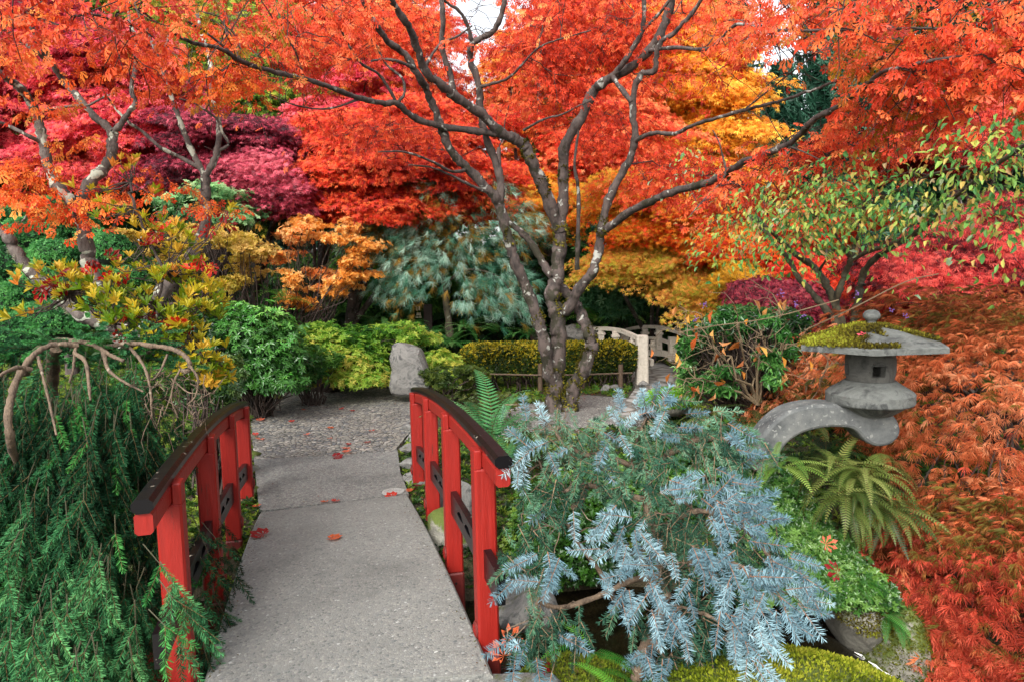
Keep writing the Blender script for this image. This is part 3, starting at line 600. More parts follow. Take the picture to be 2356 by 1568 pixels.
arc_rail([P(1345, 787, 12.4), P(1385, 785, 11.8), P(1425, 788, 11.2), P(1470, 797, 10.5)], .05, .05, 'middle_rail'); arc_rail([P(1440, 790, 13.2), P(1480, 778, 12.6), P(1515, 780, 12.1), P(1550, 792, 11.6), P(1600, 815, 11)], .05, .05, 'middle_rail')
arc_rail([P(1450, 800, 11.2), P(1480, 822, 10.7), P(1500, 834, 10.4)], .06, .1, 'deck_beam'); arc_rail([P(1490, 810, 12.4), P(1540, 815, 11.6), P(1600, 846, 10.9)], .06, .1, 'deck_beam')
for (px, a, b, Y, w) in ((1383, 757, 790, 11.8, .1), (1416, 762, 800, 11.3, .1), (1437, 756, 800, 13.2, .16), (1338, 757, 790, 12.6, .13), (1456, 775, 812, 10.75, .08), (1484, 756, 800, 12.5, .1), (1516, 757, 805, 12.1, .1), (1502, 783, 812, 12.2, .09), (1548, 775, 830, 11.6, .14), (1585, 782, 850, 11.2, .1)):
    mb = MB(); t, l = P(px, a, Y), P(px, b, Y); box(mb, (t[0] - w / 2, Y - w / 2, l[2]), (t[0] + w / 2, Y + w / 2, t[2]), None, None, .008)
    if w <= .1: box(mb, (t[0] - w * .7, Y - w * .7, t[2] - .1), (t[0] + w * .7, Y + w * .7, t[2] - .06), None, None, .008)
    mb.obj('baluster', M_WOOD, WB)
mb = MB(); t, l = P(1477, 771, 10.1), P(1479, 880, 10.1); box(mb, (t[0] - .09, 10.02, l[2] - .1), (t[0] + .085, 10.2, t[2]), None, None, .02); mb.obj('end_post', M_WOOD, WB)
BF = thing('bamboo_rail_fence', 'low fence of one dark rod tied to short wooden stakes in front of the hedge', 'fence', G(1240, 890, 0))
for px, a, b in ((1046, 826, 860), (1243, 836, 897), (1428, 838, 888), (1340, 845, 892)):
    mb = MB(); Y = 9.6 if px > 1100 else 10; t, l = P(px, a, Y), P(px, b, Y); tube(mb, [l, t], [.035, .035], 10); mb.obj('stake', M_BAMBOO, BF, True)
mb = MB(); tube(mb, cr([P(1050, 857, 9.92), P(1140, 860, 9.75), P(1243, 862, 9.55), P(1340, 861, 9.55), P(1455, 857, 9.6)], 4), .013, 8); mb.obj('rod', M_BAMBOO, BF, True)
SG = thing('marker_post', 'dark wooden memorial marker with pointed top and pale lettering under the weeping pine', 'marker', P(967, 760, 12.4)); Y = 12.4
mb = MB(); box(mb, (P(962, 0, Y)[0] - .075, Y - .06, P(962, 770, Y)[2]), (P(962, 0, Y)[0] + .075, Y + .06, P(962, 701, Y)[2]), None, None, .006); sp = mb.obj('post', M_SIGN, SG)
mb = MB(); c = P(962, 690, Y); loft(mb, [np.array([[c[0] - .1, Y - .09, P(962, 702, Y)[2]], [c[0] + .1, Y - .09, P(962, 702, Y)[2]], [c[0] + .1, Y + .09, P(962, 702, Y)[2]], [c[0] - .1, Y + .09, P(962, 702, Y)[2]]]), np.array([[c[0] - .005, Y - .09, P(962, 684, Y)[2]], [c[0] + .005, Y - .09, P(962, 684, Y)[2]], [c[0] + .005, Y + .09, P(962, 684, Y)[2]], [c[0] - .005, Y + .09, P(962, 684, Y)[2]]])]); mb.obj('cap', M_SIGN, SG)
mb = MB()
for (ox, py0, py1) in ((-3.2, 706, 715), (2.6, 705, 714)):
    for i in range(5): a = P(962 + ox, py0 + i * 2, Y - .063); box(mb, (a[0] - .016, a[1], a[2] - .005), (a[0] + .016, a[1] + .002, a[2])); 
    a, b = P(962 + ox, py0, Y - .063), P(962 + ox, py1, Y - .063); box(mb, (a[0] - .003, a[1] + .0004, b[2]), (a[0] + .003, a[1] + .0024, a[2]))
for py, w in ((720, 4), (723, 4.5), (727, 6), (730, 6)):
    for i in range(4): a = P(962.5 - w + i * w * .6, py, Y - .063); box(mb, (a[0], a[1], a[2] - .014), (a[0] + .016, a[1] + .002, a[2]))
mb.obj('lettering', M_SIGNTXT, sp)
FL = thing('far_stone_lantern', 'small mossy stone lantern half hidden behind the wooden bridge', 'stone lantern', P(1526, 775, 15)); Y = 15; fx = P(1526, 745, Y)[0]; zf_ = lambda py: P(1526, py, Y)[2]; u = mpp(15)
mb = MB(); lathe(mb, [(u * 26, zf_(722)), (u * 27, zf_(719)), (u * 20, zf_(714)), (u * 8, zf_(711)), (u * 1, zf_(710))], 16, (fx, Y, 0)); mb.obj('roof', M_ROCKM, FL, True)
mb = MB(); lathe(mb, [(u * 9, zf_(736)), (u * 10, zf_(722))], 12, (fx, Y, 0)); mb.obj('firebox', M_LANTD, FL)
mb = MB(); lathe(mb, [(u * 7, zf_(780)), (u * 7, zf_(750)), (u * 16, zf_(743)), (u * 17, zf_(738)), (u * 10, zf_(735))], 12, (fx, Y, 0)); mb.obj('pedestal', M_LANT, FL)
#--PLANTS--
# ================================================================== PLANTS: generators
def ball(n, lo=0.0, p=1 / 3):
    return unit(RN.normal(size=(n, 3))) * (lo + (1 - lo) * RN.uniform(0, 1, (n, 1)) ** p)
def sprays(blobs, per, disc, thick=.12, droop=.35, face=.5, lo=.35):
    """blobs: (px, py, Y, rx, ry [picture units], rY [m], number of sprays) -> spray centres and leaf positions, normals, tips"""
    cs, pos, nrm, tip = [], [], [], []
    for (px, py, Y, rx, ry, rY, n) in blobs:
        c0 = P(px, py, Y); u = mpp(Y); r = np.array([rx * u, rY, ry * u]); d = ball(n, lo); c = c0 + d * r; cs.append(c)
        for q in range(n):
            m = int(per * RN.uniform(.6, 1.4)); a = RN.uniform(0, 6.283, m); s = disc * RN.uniform(.7, 1.25) * np.sqrt(RN.uniform(0, 1, m)); out = unit(d[q] * [1, 1, .3] + [0, -face, .05]); ax = RN.uniform(0, 6.283); st = RN.uniform(1.0, 1.7)
            dx, dy = np.cos(a) * s * st, np.sin(a) * s / st ** .5; x = dx * math.cos(ax) - dy * math.sin(ax); y = dx * math.sin(ax) + dy * math.cos(ax)
            z = RN.normal(0, thick * disc, m) - droop * (x * out[0] + y * out[1]) - .25 * (s / disc) ** 2 * disc * .5
            p = c[q] + np.stack([x, y, z], -1); pos.append(p)
            rad = unit(np.stack([x, y, 0 * x], -1) + 1e-6); nrm.append(unit(out * .75 + np.array([0, 0, .75]) + RN.normal(0, .33, (m, 3)))); tip.append(unit(rad * .6 + out * .5 + np.array([0, 0, -.65]) + RN.normal(0, .3, (m, 3))))
    return np.concatenate(cs), np.concatenate(pos), np.concatenate(nrm), np.concatenate(tip)
def crown(parent, tpls, blobs, per, disc, size, pl, f=.8, jit=.6, seed=0, name='crown', mat_=M_LEAF, clip=None, colf=None, dens=1.7, fine=.68, vj=.16, **kw):
    cs, p, n, t = sprays(blobs, per * dens, disc, **kw); size = size * fine
    if clip is not None: k = clip(p); p, n, t = p[k], n[k], t[k]
    cols = colour(p, pl, f, jit, seed, vj) if colf is None else colf(p)
    mb = MB(); scatter(mb, tpls, p, n, t, size * RN.uniform(.7, 1.2, len(p)), cols); return mb.obj(name, mat_, parent), cs
def branches(parent, specs, m=M_BARK, name='branch', k=9, rough=.05, join_first=True):
    """specs: list of ([(px,py,Y)...], r_start, r_end); returns the skeleton points"""
    sk, mb = [], MB(); objs = []
    for i, (pts, r0, r1) in enumerate(specs):
        q = np.array([[*P(a, b, Y), 0] for a, b, Y in pts])[:, :3]; q = cr(q, 7); n = len(q); q[1:-1] += RN.normal(0, .006, (n - 2, 3)) * min(1, r0 * 12)
        t = np.linspace(0, 1, n); r = r0 + (r1 - r0) * t ** .85; r = r * (1 + .1 * np.sin(t * n * .9 + i)); b = MB()
        tube(b, q, r, k, rough); objs.append(b.obj(name if (i or not join_first) else 'trunk', m, parent, True)); sk.append(np.column_stack([q, r]))
    return np.vstack(sk), objs
def twigs(parent, cs, sk, r1=.002, maxr=.012, name='twigs', m=M_TWIG, k=4, sag=.06, frac=1.0, maxd=9, forks=2, fl=.35):
    mb = MB(); pts = sk[:, :3].copy(); rr = sk[:, 3].copy()
    order = np.argsort([np.min(np.linalg.norm(pts - c, axis=1)) for c in cs])
    for i in order:
        if RN.uniform() > frac: continue
        c = cs[i]; d = np.linalg.norm(pts - c, axis=1); j = int(np.argmin(d)); 
        if d[j] > maxd or d[j] < .03: continue
        r0 = min(rr[j] * .7, maxr, .004 + d[j] * .008); q = twig(mb, pts[j], c, r0, max(r1, r0 * .3), sag, k, 6, .06)
        pts = np.vstack([pts, q[1:]]); rr = np.concatenate([rr, np.linspace(r0, max(r1, r0 * .3), 6)[1:]])
        for _ in range(forks): s = q[RN.integers(2, 6)]; twig(mb, s, s + unit(c - pts[j] + RN.normal(0, .5, 3)) * fl * RN.uniform(.5, 1.2) + [0, 0, -.02], r1 * 1.3, r1 * .6, .05, 3, 4, .06)
    return mb.obj(name, m, parent) if mb.v else None
def tree(name, label, cat, base, group=None): return thing(name, label, cat, base, group)
ML = [maple_leaf(7, 122, 7.5, .4, side=.6, teeth=True), maple_leaf(7, 110, 8, .75, side=.62, teeth=True), maple_leaf(5, 95, 9, 1.0, side=.6, teeth=True), maple_leaf(7, 118, 8, .2, side=.6, teeth=True)]
MM = [maple_leaf(7, 118, 8, .4), maple_leaf(7, 110, 8, .7), maple_leaf(5, 100, 10, .3)]
MS = [tiny_maple(5), tiny_maple(7, 120)]
OV = [oval(.2), oval(.24, .14, .4), oval(.18, .05, .1)]; SM = [kite(.3), kite(.24, .45, .35), kite(.34, .55, -.1)]
ORANGE = pal('7e1a08 b62c0c d9400f e6521a ee6a22 f08a30'); REDOR = pal('921410 be2c1c dc402a e85634 ee6e42 f29056')
CRIM = pal('4a0814 6e0a1c 961226 b81c34 cc2c4a d64c68'); PINK = pal('7a0c22 a81632 c8243e dc3a4e e65a66 dd4030'); YEL = pal('b86a12 d88a1e eaa02c f2b83c f0c850 e89030'); YG = pal('2f4a10 4c6418 6c7c1e 8c8c24 a89a2c c0a034'); DG = pal('0f2410 17351a 21451f 2e5a28 3c6a30'); CON = pal('1c3a2c 28503c 386650 4c7c64 689880'); GREEN = pal('1c4a14 2c641c 3f7e26 5a9a34 7cb84a')

# ------------------------------------------------------------------ far woods
for i, (px, top, Y, w) in enumerate([(-260, -330, 27, 150), (-40, -420, 31, 170), (190, -300, 29, 150), (400, -460, 33, 170), (640, -300, 30, 150), (860, -380, 34, 150), (1320, -260, 33, 140), (1480, -330, 36, 150), (1625, -380, 32, 130), (1790, 150, 40, 90), (1925, -500, 30, 105), (2070, -300, 34, 150), (2250, -420, 30, 160), (2460, -330, 28, 160), (2650, -350, 31, 160)]):
    b = P(px, 640, Y); gz = float(ground_z(b[0], b[1])); tp = P(px, top, Y)[2]; H = tp - gz; wd = w * mpp(Y) * 1.15; b = np.array([b[0], b[1], gz])
    side = ['first', 'second', 'third', 'fourth', 'fifth', 'sixth', 'seventh', 'eighth', 'ninth', 'tenth', 'eleventh', 'twelfth', 'thirteenth', 'fourteenth', 'fifteenth'][i]
    t = tree('conifer_tree', f'tall dark blue green conifer behind the maples, {side} from the left', 'conifer', b, 'tall conifers behind the garden'); mb = MB(); tube(mb, [b, b + [.1, 0, H * .5], b + [0, 0, H]], [.32, .2, .03], 8); mb.obj('trunk', M_BARK3, t)
    n = 4600; h = RN.uniform(.06, 1, n) ** .9; a = RN.uniform(0, 6.283, n); lob = 1 + .3 * np.sin(a * 5 + h * 30); rr_ = wd * (1.05 - h) ** .75 * lob * np.sqrt(RN.uniform(.15, 1, n)); p = b + np.stack([np.cos(a) * rr_, np.sin(a) * rr_, h * H - rr_ * .28], -1)
    out = np.stack([np.cos(a), np.sin(a), 0 * a], -1); mb = MB(); scatter(mb, [rosette(kite(.1, .5, .3), 8, .5, 1, s) for s in range(3)], p, RN.normal(size=(n, 3)), out + [0, 0, -.5] + RN.normal(0, .4, (n, 3)), RN.uniform(.22, .55, n), colour(p, CON, .9, 1.1, 0, .3)); mb.obj('crown', M_LEAF, t)
# distant woodland floor plants
mb = MB(); n = 26000; x = RN.uniform(-22, 24, n); y = RN.uniform(14, 30, n); z = ground_z(x, y) + RN.uniform(0, 1, n) ** 1.5 * (1.3 + .9 * noise(np.stack([x, y, x * 0], -1), .8)); p = np.stack([x, y, z], -1)
scatter(mb, [rosette(kite(.3), 7, .5, 1, s) for s in range(3)], p, RN.normal(size=(n, 3)), unit(RN.normal(0, .6, (n, 3)) + [0, -.5, .8]), RN.uniform(.15, .32, n), colour(p, pal('0f2410 1b3a16 2c5520 446e28 6c8430'), .5, .7)); tag(mb.obj('woodland_undergrowth', M_LEAF), 'dark green undergrowth filling the far end of the garden', 'undergrowth', kind='stuff')

def bgtree(name, label, base, blobs, pl, per, disc, size, tpls=MS, r=.12, nb=5, f=.8, seed=0, jit=.6, cat='tree', barkm=M_BARK, forks=1, tw=.5, lo=.35, face=.5, droop=.35, maxr=.03, group=None):
    B = P(*base) if len(base) == 3 else np.array(base[:3]); g = float(ground_z(B[0], B[1])); B = np.array([B[0], B[1], g - .1]); t = tree(name, label, cat, B, group)
    sk = []; first = True
    cs0 = [P(b[0], b[1], b[2]) for b in blobs]; fork = B + [0, 0, .25 * max(.8, np.mean([c[2] for c in cs0]) - g)]
    for i in range(nb):
        c = cs0[i % len(cs0)] + RN.normal(0, .25, 3) * [1.5, 1, .6]; pts = cr(np.array([B if i == 0 else fork - [0, 0, .05], fork, fork * .45 + c * .55 + RN.normal(0, .12, 3), c]), 6); rr_ = np.linspace(r * (1 if i == 0 else .6), r * .2, len(pts)); mb = MB(); tube(mb, pts, rr_, 8, .05); mb.obj('trunk' if i == 0 else 'branch', barkm, t, True); sk.append(np.column_stack([pts, rr_]))
    o, cs = crown(t, tpls, blobs, per * .85, disc * 1.12, size * 1.12, pl, f * 1.6, jit + .45, seed, lo=lo, face=face, droop=droop, thick=.075, vj=.28); 
    if tw: twigs(t, cs, np.vstack(sk), .004, maxr, frac=tw, forks=forks, maxd=4)
    return t
# big deciduous trees in the middle distance
bgtree('green_tree', 'tall yellow green maple seen through the orange branches at upper left', (600, 640, 19), [(480, 60, 19, 190, 130, 1.8, 70), (660, 200, 18, 120, 190, 1.6, 70), (700, 320, 17.5, 90, 120, 1.2, 40), (250, 120, 20, 200, 160, 2, 50), (60, 300, 20, 160, 200, 1.5, 50), (600, 420, 18, 120, 120, 1.5, 30)], pal('3c5c18 5c7c20 829a2c a4b038 c4bc48 d0ac48'), 150, .75, .17, r=.2, f=.5)
bgtree('golden_tree', 'golden yellow maple glowing behind the right half of the big maple', (1560, 640, 17), [(1600, 200, 17, 110, 120, 1.5, 75), (1500, 130, 17.5, 140, 130, 1.5, 60), (1640, 330, 16.5, 90, 100, 1.5, 36), (1560, 420, 16, 150, 90, 1.4, 40)], pal('c06a10 e08a1c f0a028 f8b83a f8cc50 f09028'), 170, .65, .15, r=.17, f=.6)
bgtree('golden_tree', 'small yellow orange tree glimpsed left of the central branches near the sky gap', (930, 640, 18), [(900, 230, 18, 120, 80, 1.2, 40), (830, 150, 18.5, 120, 90, 1.3, 36), (1190, 160, 18, 70, 90, 1.2, 30), (1260, 260, 17.5, 150, 120, 1.3, 45)], pal('b03a10 d8641a e88826 f0a034 f2b848 e07020'), 150, .6, .14, r=.15, f=.6)
bgtree('red_maple', 'scarlet maple crown rising behind the central branches', (1230, 640, 14), [(1180, 350, 14.2, 150, 100, 1.3, 46), (1380, 60, 14.5, 160, 90, 1.3, 50), (1250, 100, 14.5, 80, 70, 1.1, 14), (1400, 300, 14, 150, 120, 1.3, 60), (900, 60, 15, 90, 60, 1.2, 30), (980, 130, 14.8, 90, 130, 1.2, 26), (800, 60, 15, 60, 60, 1, 12)], REDOR, 160, .5, .115, r=.15, f=.8)
bgtree('pink_maple', 'bright pink red maple mass at far upper left', (150, 640, 12.5), [(90, 130, 12.8, 180, 140, 1.2, 100), (270, 190, 12.5, 140, 130, 1.1, 90), (330, 290, 12.2, 120, 70, .9, 50), (-60, 260, 12, 120, 120, 1, 40), (180, 350, 12, 170, 70, .9, 50)], pal('8c1828 bc2840 dc3c50 ec5c68 f07c7c e8604c'), 190, .42, .1, r=.13, f=.8, tpls=[maple_leaf(5, 105, 14, .4), MS[1]])
bgtree('purple_maple', 'purple crimson maple cascading behind the lichened stems at left', (560, 640, 11.5), [(560, 330, 11.8, 120, 60, .9, 56), (600, 400, 11.4, 90, 50, .8, 46), (470, 300, 11.8, 110, 55, .9, 40), (640, 445, 11.2, 60, 40, .6, 26), (450, 390, 11.6, 130, 40, .7, 26)], pal('380e1c 601828 8c2438 b03850 c85064 d86c78'), 180, .36, .085, r=.1, f=1.1, tpls=MS)
bgtree('red_maple', 'orange red maple with low spreading crown left of the central trunks', (800, 640, 12.2), [(800, 320, 12.6, 120, 70, 1, 70), (900, 380, 12.3, 190, 90, 1.1, 120), (800, 420, 12, 110, 70, .9, 60), (1060, 420, 12.6, 120, 90, 1, 60), (960, 300, 13, 140, 80, 1, 60), (870, 470, 11.8, 90, 45, .7, 30)], pal('8c1812 bc2c18 dc4426 ea5c30 f07c40 d84438'), 190, .38, .095, r=.13, f=.9, tpls=[maple_leaf(5, 105, 14, .4), MS[1]])
bgtree('pink_maple', 'rose pink maple between the purple maple and the orange red one', (720, 560, 14.5), [(760, 270, 14.6, 90, 45, .8, 40), (860, 200, 15, 110, 60, 1, 30)], pal('8c1026 b81e3a d43650 e45a6a e86c70'), 180, .42, .1, r=.09)
bgtree('crimson_maple', 'deep crimson maple behind the oval leaved tree at right', (2230, 760, 7.6), [(2230, 610, 7.6, 140, 90, .8, 90), (2350, 560, 7.8, 110, 110, .8, 70), (2120, 640, 7.4, 90, 50, .6, 46), (2060, 600, 7.8, 60, 40, .5, 22), (2250, 540, 8, 120, 40, .6, 40), (2420, 680, 7.4, 100, 70, .7, 30)], pal('2c080e 480c14 6c141c a8242a d44440 e8685c'), 150, .3, .075, r=.09, f=2.2, tpls=MM)
bgtree('crimson_maple', 'dark red maple crown high at the right edge', (2330, 640, 9.5), [(2300, 290, 9.6, 120, 70, .9, 80), (2200, 330, 9.4, 110, 50, .8, 50), (2380, 180, 9.8, 90, 120, .9, 50), (2120, 300, 9.8, 70, 60, .7, 24)], pal('4a0e10 7c1818 ac2824 cc3c2c e05840 e67060'), 150, .36, .09, r=.1, f=1.2, tpls=MM)
bgtree('red_maple', 'low vermilion maple seen between the stems of the oval leaved tree', (1900, 760, 9.5), [(1980, 690, 9, 90, 60, .6, 44), (1900, 640, 9.6, 110, 60, .6, 36), (2040, 740, 8.4, 70, 40, .5, 26), (1760, 540, 11, 90, 40, .6, 30), (1900, 500, 11.5, 130, 70, .8, 40), (2030, 540, 11.5, 90, 50, .8, 20)], pal('a81a10 d03418 e64c22 ee6830 e84a30'), 150, .3, .075, r=.07)
bgtree('plum_maple', 'dull plum red maple low behind the twiggy shrub', (1800, 740, 8.6), [(1810, 680, 8.7, 90, 30, .5, 40), (1860, 720, 8.4, 70, 30, .4, 26), (1740, 660, 9, 60, 20, .4, 14)], pal('3c0c16 62142a 8c2036 a83848 b04c50'), 150, .28, .065, r=.05)
bgtree('yellow_maple', 'small layered maple turning yellow right of the central trunks', (1500, 760, 13), [(1440, 590, 11.4, 80, 16, .6, 24), (1540, 605, 11.2, 90, 18, .6, 30), (1600, 655, 11, 60, 22, .5, 22), (1490, 570, 11.6, 90, 14, .6, 16), (1640, 690, 10.8, 40, 16, .4, 9), (1420, 625, 11.4, 60, 10, .4, 8)], pal('8c9828 acac34 ccb844 e4b850 eca04c'), 190, .38, .08, r=.07, f=.9, lo=.1)
bgtree('orange_maple', 'orange maple branches hanging behind the lower right trunks', (1620, 700, 11.5), [(1440, 460, 11.5, 90, 70, .8, 40), (1560, 490, 11.3, 110, 50, .8, 46), (1480, 530, 11.2, 80, 30, .6, 22), (1660, 560, 11, 80, 50, .7, 30), (1250, 470, 12.5, 70, 90, .7, 30), (1720, 590, 10.6, 50, 40, .5, 14)], pal('b83010 dc4a14 ec661c f08a2a e8a030 c8a028'), 150, .34, .085, r=.08)
bgtree('yellow_maple', 'bright yellow branch tips between orange maple and callicarpa shrub'.replace('callicarpa', 'twiggy'), (1720, 700, 9.8), [(1740, 645, 9.8, 60, 14, .4, 16), (1690, 620, 10, 40, 16, .4, 10)], pal('c09018 e0a824 f0c038'), 120, .25, .06, r=.035)
# evergreen shrubs and dark masses in the middle distance
def shrub(name, label, blobs, tpls, size, n, pl, base=None, cat='shrub', mat_=M_LEAF, f=2.5, jit=.6, lo=.6, up=.55, seed=0, stems=10, lump=.2, stemr=.012, parent=None, topcol=None, sm=M_TWIG, pname='foliage', outw=1.0, group=None):
    B = np.array(base) if base is not None else None; tot = sum(b[3] * b[4] * mpp(b[2]) ** 2 for b in blobs); c0 = P(*blobs[0][:3])
    if B is None: B = np.array([c0[0], c0[1], float(ground_z(c0[0], c0[1]))])
    t = parent or thing(name, label, cat, B, group); mb = MB(); sb = MB()
    for bi, (px, py, Y, rx, ry, rY) in enumerate(blobs):
        u = mpp(Y); r = np.array([rx * u, rY, ry * u]); m = max(20, int(n * rx * ry * u * u / tot)); d = unit(RN.normal(size=(m, 3))); d[:, 1] = np.where(RN.uniform(0, 1, m) < .6, -abs(d[:, 1]), d[:, 1]); k = d[:, 2] > -.75; d = d[k]; m = len(d)
        rad = lo + (1 - lo) * RN.uniform(0, 1, (m, 1)) ** .6; c = P(px, py, Y); lum = 1 + lump * (noise(d * 1.0 + bi, 3.2, seed) + .6 * noise(d + bi, 8, seed + 2))[:, None] + RN.exponential(.06, (m, 1)); p = c + d * r * rad * lum; nn = unit(d / r)
        tip = unit(nn * .55 * outw + np.array([0, 0, up]) + RN.normal(0, .4, (m, 3))); cols = colour(p, pl, f, jit, seed)
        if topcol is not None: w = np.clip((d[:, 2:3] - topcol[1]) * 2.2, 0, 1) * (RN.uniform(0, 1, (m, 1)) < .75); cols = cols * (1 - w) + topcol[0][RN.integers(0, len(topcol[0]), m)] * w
        scatter(mb, tpls, p, nn + RN.normal(0, .35, (m, 3)), tip, size * RN.uniform(.7, 1.25, m), cols)
        for _ in range(stems):
            e = c + unit(RN.normal(size=3) * [1, 1, .6] + [0, 0, .5]) * r * .85; twig(sb, [B[0] + RN.normal(0, .05), B[1] + RN.normal(0, .05), B[2] - .03], e, stemr, stemr * .3, .05, 5, 6, .05)
    mb.obj(pname, mat_, t); 
    if sb.v: sb.obj('stems', sm, t)
    return t
def layers(px, py, Y, rx, ry, n, bx=30, by=10, dY=.5, seed=0):
    g = np.random.default_rng(seed); out = []
    for _ in range(n):
        a, q = g.uniform(0, 6.283), g.uniform(.15, 1) ** .5; out.append((px + rx * q * math.cos(a), py + ry * q * math.sin(a), Y + g.uniform(-dY, dY), bx * g.uniform(.6, 1.4), by * g.uniform(.6, 1.4), bx * mpp(Y) * g.uniform(.7, 1.2)))
    return out
LEAFR = [rosette(kite(.2, .55, .2), 6, .45, 1, s) for s in range(4)]; RHOD = [rosette(oval(.17, .06, .25), 7, .25, 1, s) for s in range(4)]; AZ = [rosette(oval(.24, .1, .1, belly=.6), 6, .6, 1, s) for s in range(5)]
for (label, blobs, size, n, pl) in [
    ('dark glossy evergreen shrub right of the central trunks', [(1450, 650, 13.6, 110, 60, .9), (1400, 690, 13.2, 70, 50, .7), (1530, 680, 14, 70, 50, .8)], .12, 2600, pal('1c4224 2c5834 407048 5c8c60 80a880')),
    ('dark green shadowed bush behind the weeping pine', [(1080, 620, 15, 160, 110, 1), (900, 640, 15.5, 140, 90, 1), (1230, 640, 14.5, 90, 100, .8), (1320, 600, 15, 60, 90, .6)], .14, 3200, pal('183a18 264c20 3a6828 548838 78a444')),
    ('dark evergreen bush under the purple maple', [(560, 480, 13.5, 170, 70, 1), (330, 470, 13.5, 170, 90, 1), (120, 480, 13.5, 180, 120, 1), (700, 500, 13.2, 70, 50, .7), (-80, 480, 13, 120, 150, 1)], .12, 4200, pal('142c12 1e3c16 2c5420 406e2c 588838')),
    ('shadowy green conifer under the dark red maple at right', [(2080, 400, 12.5, 110, 40, .8), (2260, 430, 11.5, 150, 60, .9), (2150, 560, 10, 150, 40, .8), (2330, 650, 9.4, 120, 70, .8)], .12, 3000, pal('163422 204a34 306248 487c5c')),
    ('dark undergrowth shrub behind the wooden bridge', [(1640, 740, 15, 110, 60, 1), (1500, 720, 15.6, 120, 40, .8), (1750, 700, 14.5, 120, 60, .9), (1880, 760, 13, 120, 60, .9)], .12, 2400, pal('1a3418 264a22 3a642c 528040'))]:
    shrub('evergreen_shrub', label, blobs, LEAFR, size, n, pl, lo=.6, stems=3)
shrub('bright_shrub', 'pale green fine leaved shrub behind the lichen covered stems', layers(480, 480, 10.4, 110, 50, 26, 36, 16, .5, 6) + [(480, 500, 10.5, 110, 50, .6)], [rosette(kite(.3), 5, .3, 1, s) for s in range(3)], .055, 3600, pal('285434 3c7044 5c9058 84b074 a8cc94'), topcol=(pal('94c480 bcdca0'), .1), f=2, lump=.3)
shrub('yellow_shrub', 'tawny yellow leaved shrub behind the lichened stems', layers(490, 595, 8.9, 125, 75, 40, 34, 11, .5, 3) + layers(350, 540, 9.1, 80, 25, 8, 28, 9, .3, 4), AZ, .05, 3000, pal('6a6418 94862a b29a38 c8a84c d8b868 b8904a'), f=2.4, lo=.3, stems=1)
shrub('orange_shrub', 'airy shrub with small orange leaves left of the weeping pine', layers(745, 590, 10.9, 125, 95, 66, 26, 9, .5, 1) + layers(700, 680, 10.7, 50, 30, 7, 22, 7, .3, 2), [rosette(kite(.26), 5, .4, 1, s) for s in range(3)], .056, 4200, pal('b06c20 d88c34 eca84c f4bc68 f4cc88 e8904c'), f=2, lo=.1, stems=1, stemr=.011, lump=.3)
shrub('rose_shrub', 'sparse coral and orange twiggy shrub under the orange red maple', layers(710, 480, 11.8, 90, 35, 16, 26, 8, .5, 5), SM, .045, 1200, pal('a03820 c85834 dc8454 e0a070'), lo=.1, stems=2, stemr=.006)
shrub('filler_shrub', 'low mid green leafy planting between the rhododendron and the nandina', layers(700, 840, 8.9, 70, 40, 14, 34, 14, .3, 21) + [(690, 860, 8.6, 60, 30, .3)], LEAFR, .06, 1500, pal('1c4418 305c20 4c7c2c 74983c'), f=3, stems=2)
shrub('filler_shrub', 'low olive green planting along the far rim of the path right of the boulder', layers(1040, 870, 9.2, 60, 22, 10, 30, 12, .3, 22), LEAFR, .05, 900, pal('2c4418 485c24 6c7c30 8c9440'), f=3, stems=2)
shrub('filler_shrub', 'dark leafy planting under the yellow azalea beside the left handrail', layers(480, 880, 5.6, 60, 60, 16, 34, 18, .4, 23), RHOD, .055, 1300, pal('142c14 20401c 345828 587034'), f=3, stems=4, mat_=M_GLOSS)
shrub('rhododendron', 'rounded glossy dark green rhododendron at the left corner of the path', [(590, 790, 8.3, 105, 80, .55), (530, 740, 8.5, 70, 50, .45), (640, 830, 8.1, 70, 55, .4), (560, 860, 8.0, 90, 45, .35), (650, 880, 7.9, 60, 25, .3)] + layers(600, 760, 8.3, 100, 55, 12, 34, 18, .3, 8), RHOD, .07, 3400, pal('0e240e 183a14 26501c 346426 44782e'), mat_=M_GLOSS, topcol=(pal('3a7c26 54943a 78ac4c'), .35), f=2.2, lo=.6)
shrub('nandina', 'low yellow green leafy shrub left of the boulder', layers(840, 775, 10, 150, 30, 24, 38, 13, .4, 7) + [(800, 800, 9.8, 100, 38, .5), (780, 840, 9.4, 80, 40, .4), (860, 845, 9.6, 40, 40, .3), (740, 780, 9.8, 60, 40, .4), (840, 770, 10, 100, 25, .4), (740, 850, 9.3, 50, 40, .3), (830, 872, 9.2, 80, 20, .3)], [rosette(kite(.2, .45, .25), 6, .35, 1, s) for s in range(4)], .062, 4600, pal('1f4a14 3c701c 64962c 8cb040 b0c450 ccc05c'), f=2, lo=.5)
shrub('nandina', 'small yellow green leafy shrub right of the boulder', [(1010, 840, 9.7, 42, 36, .3), (1010, 875, 9.3, 55, 25, .25), (1040, 845, 9.8, 30, 28, .25)], [rosette(kite(.2, .45, .25), 6, .35, 1, s) for s in range(4)], .06, 1100, pal('3c701c 64962c 8cb040 b8c854 ccc458'), f=2, lo=.4)
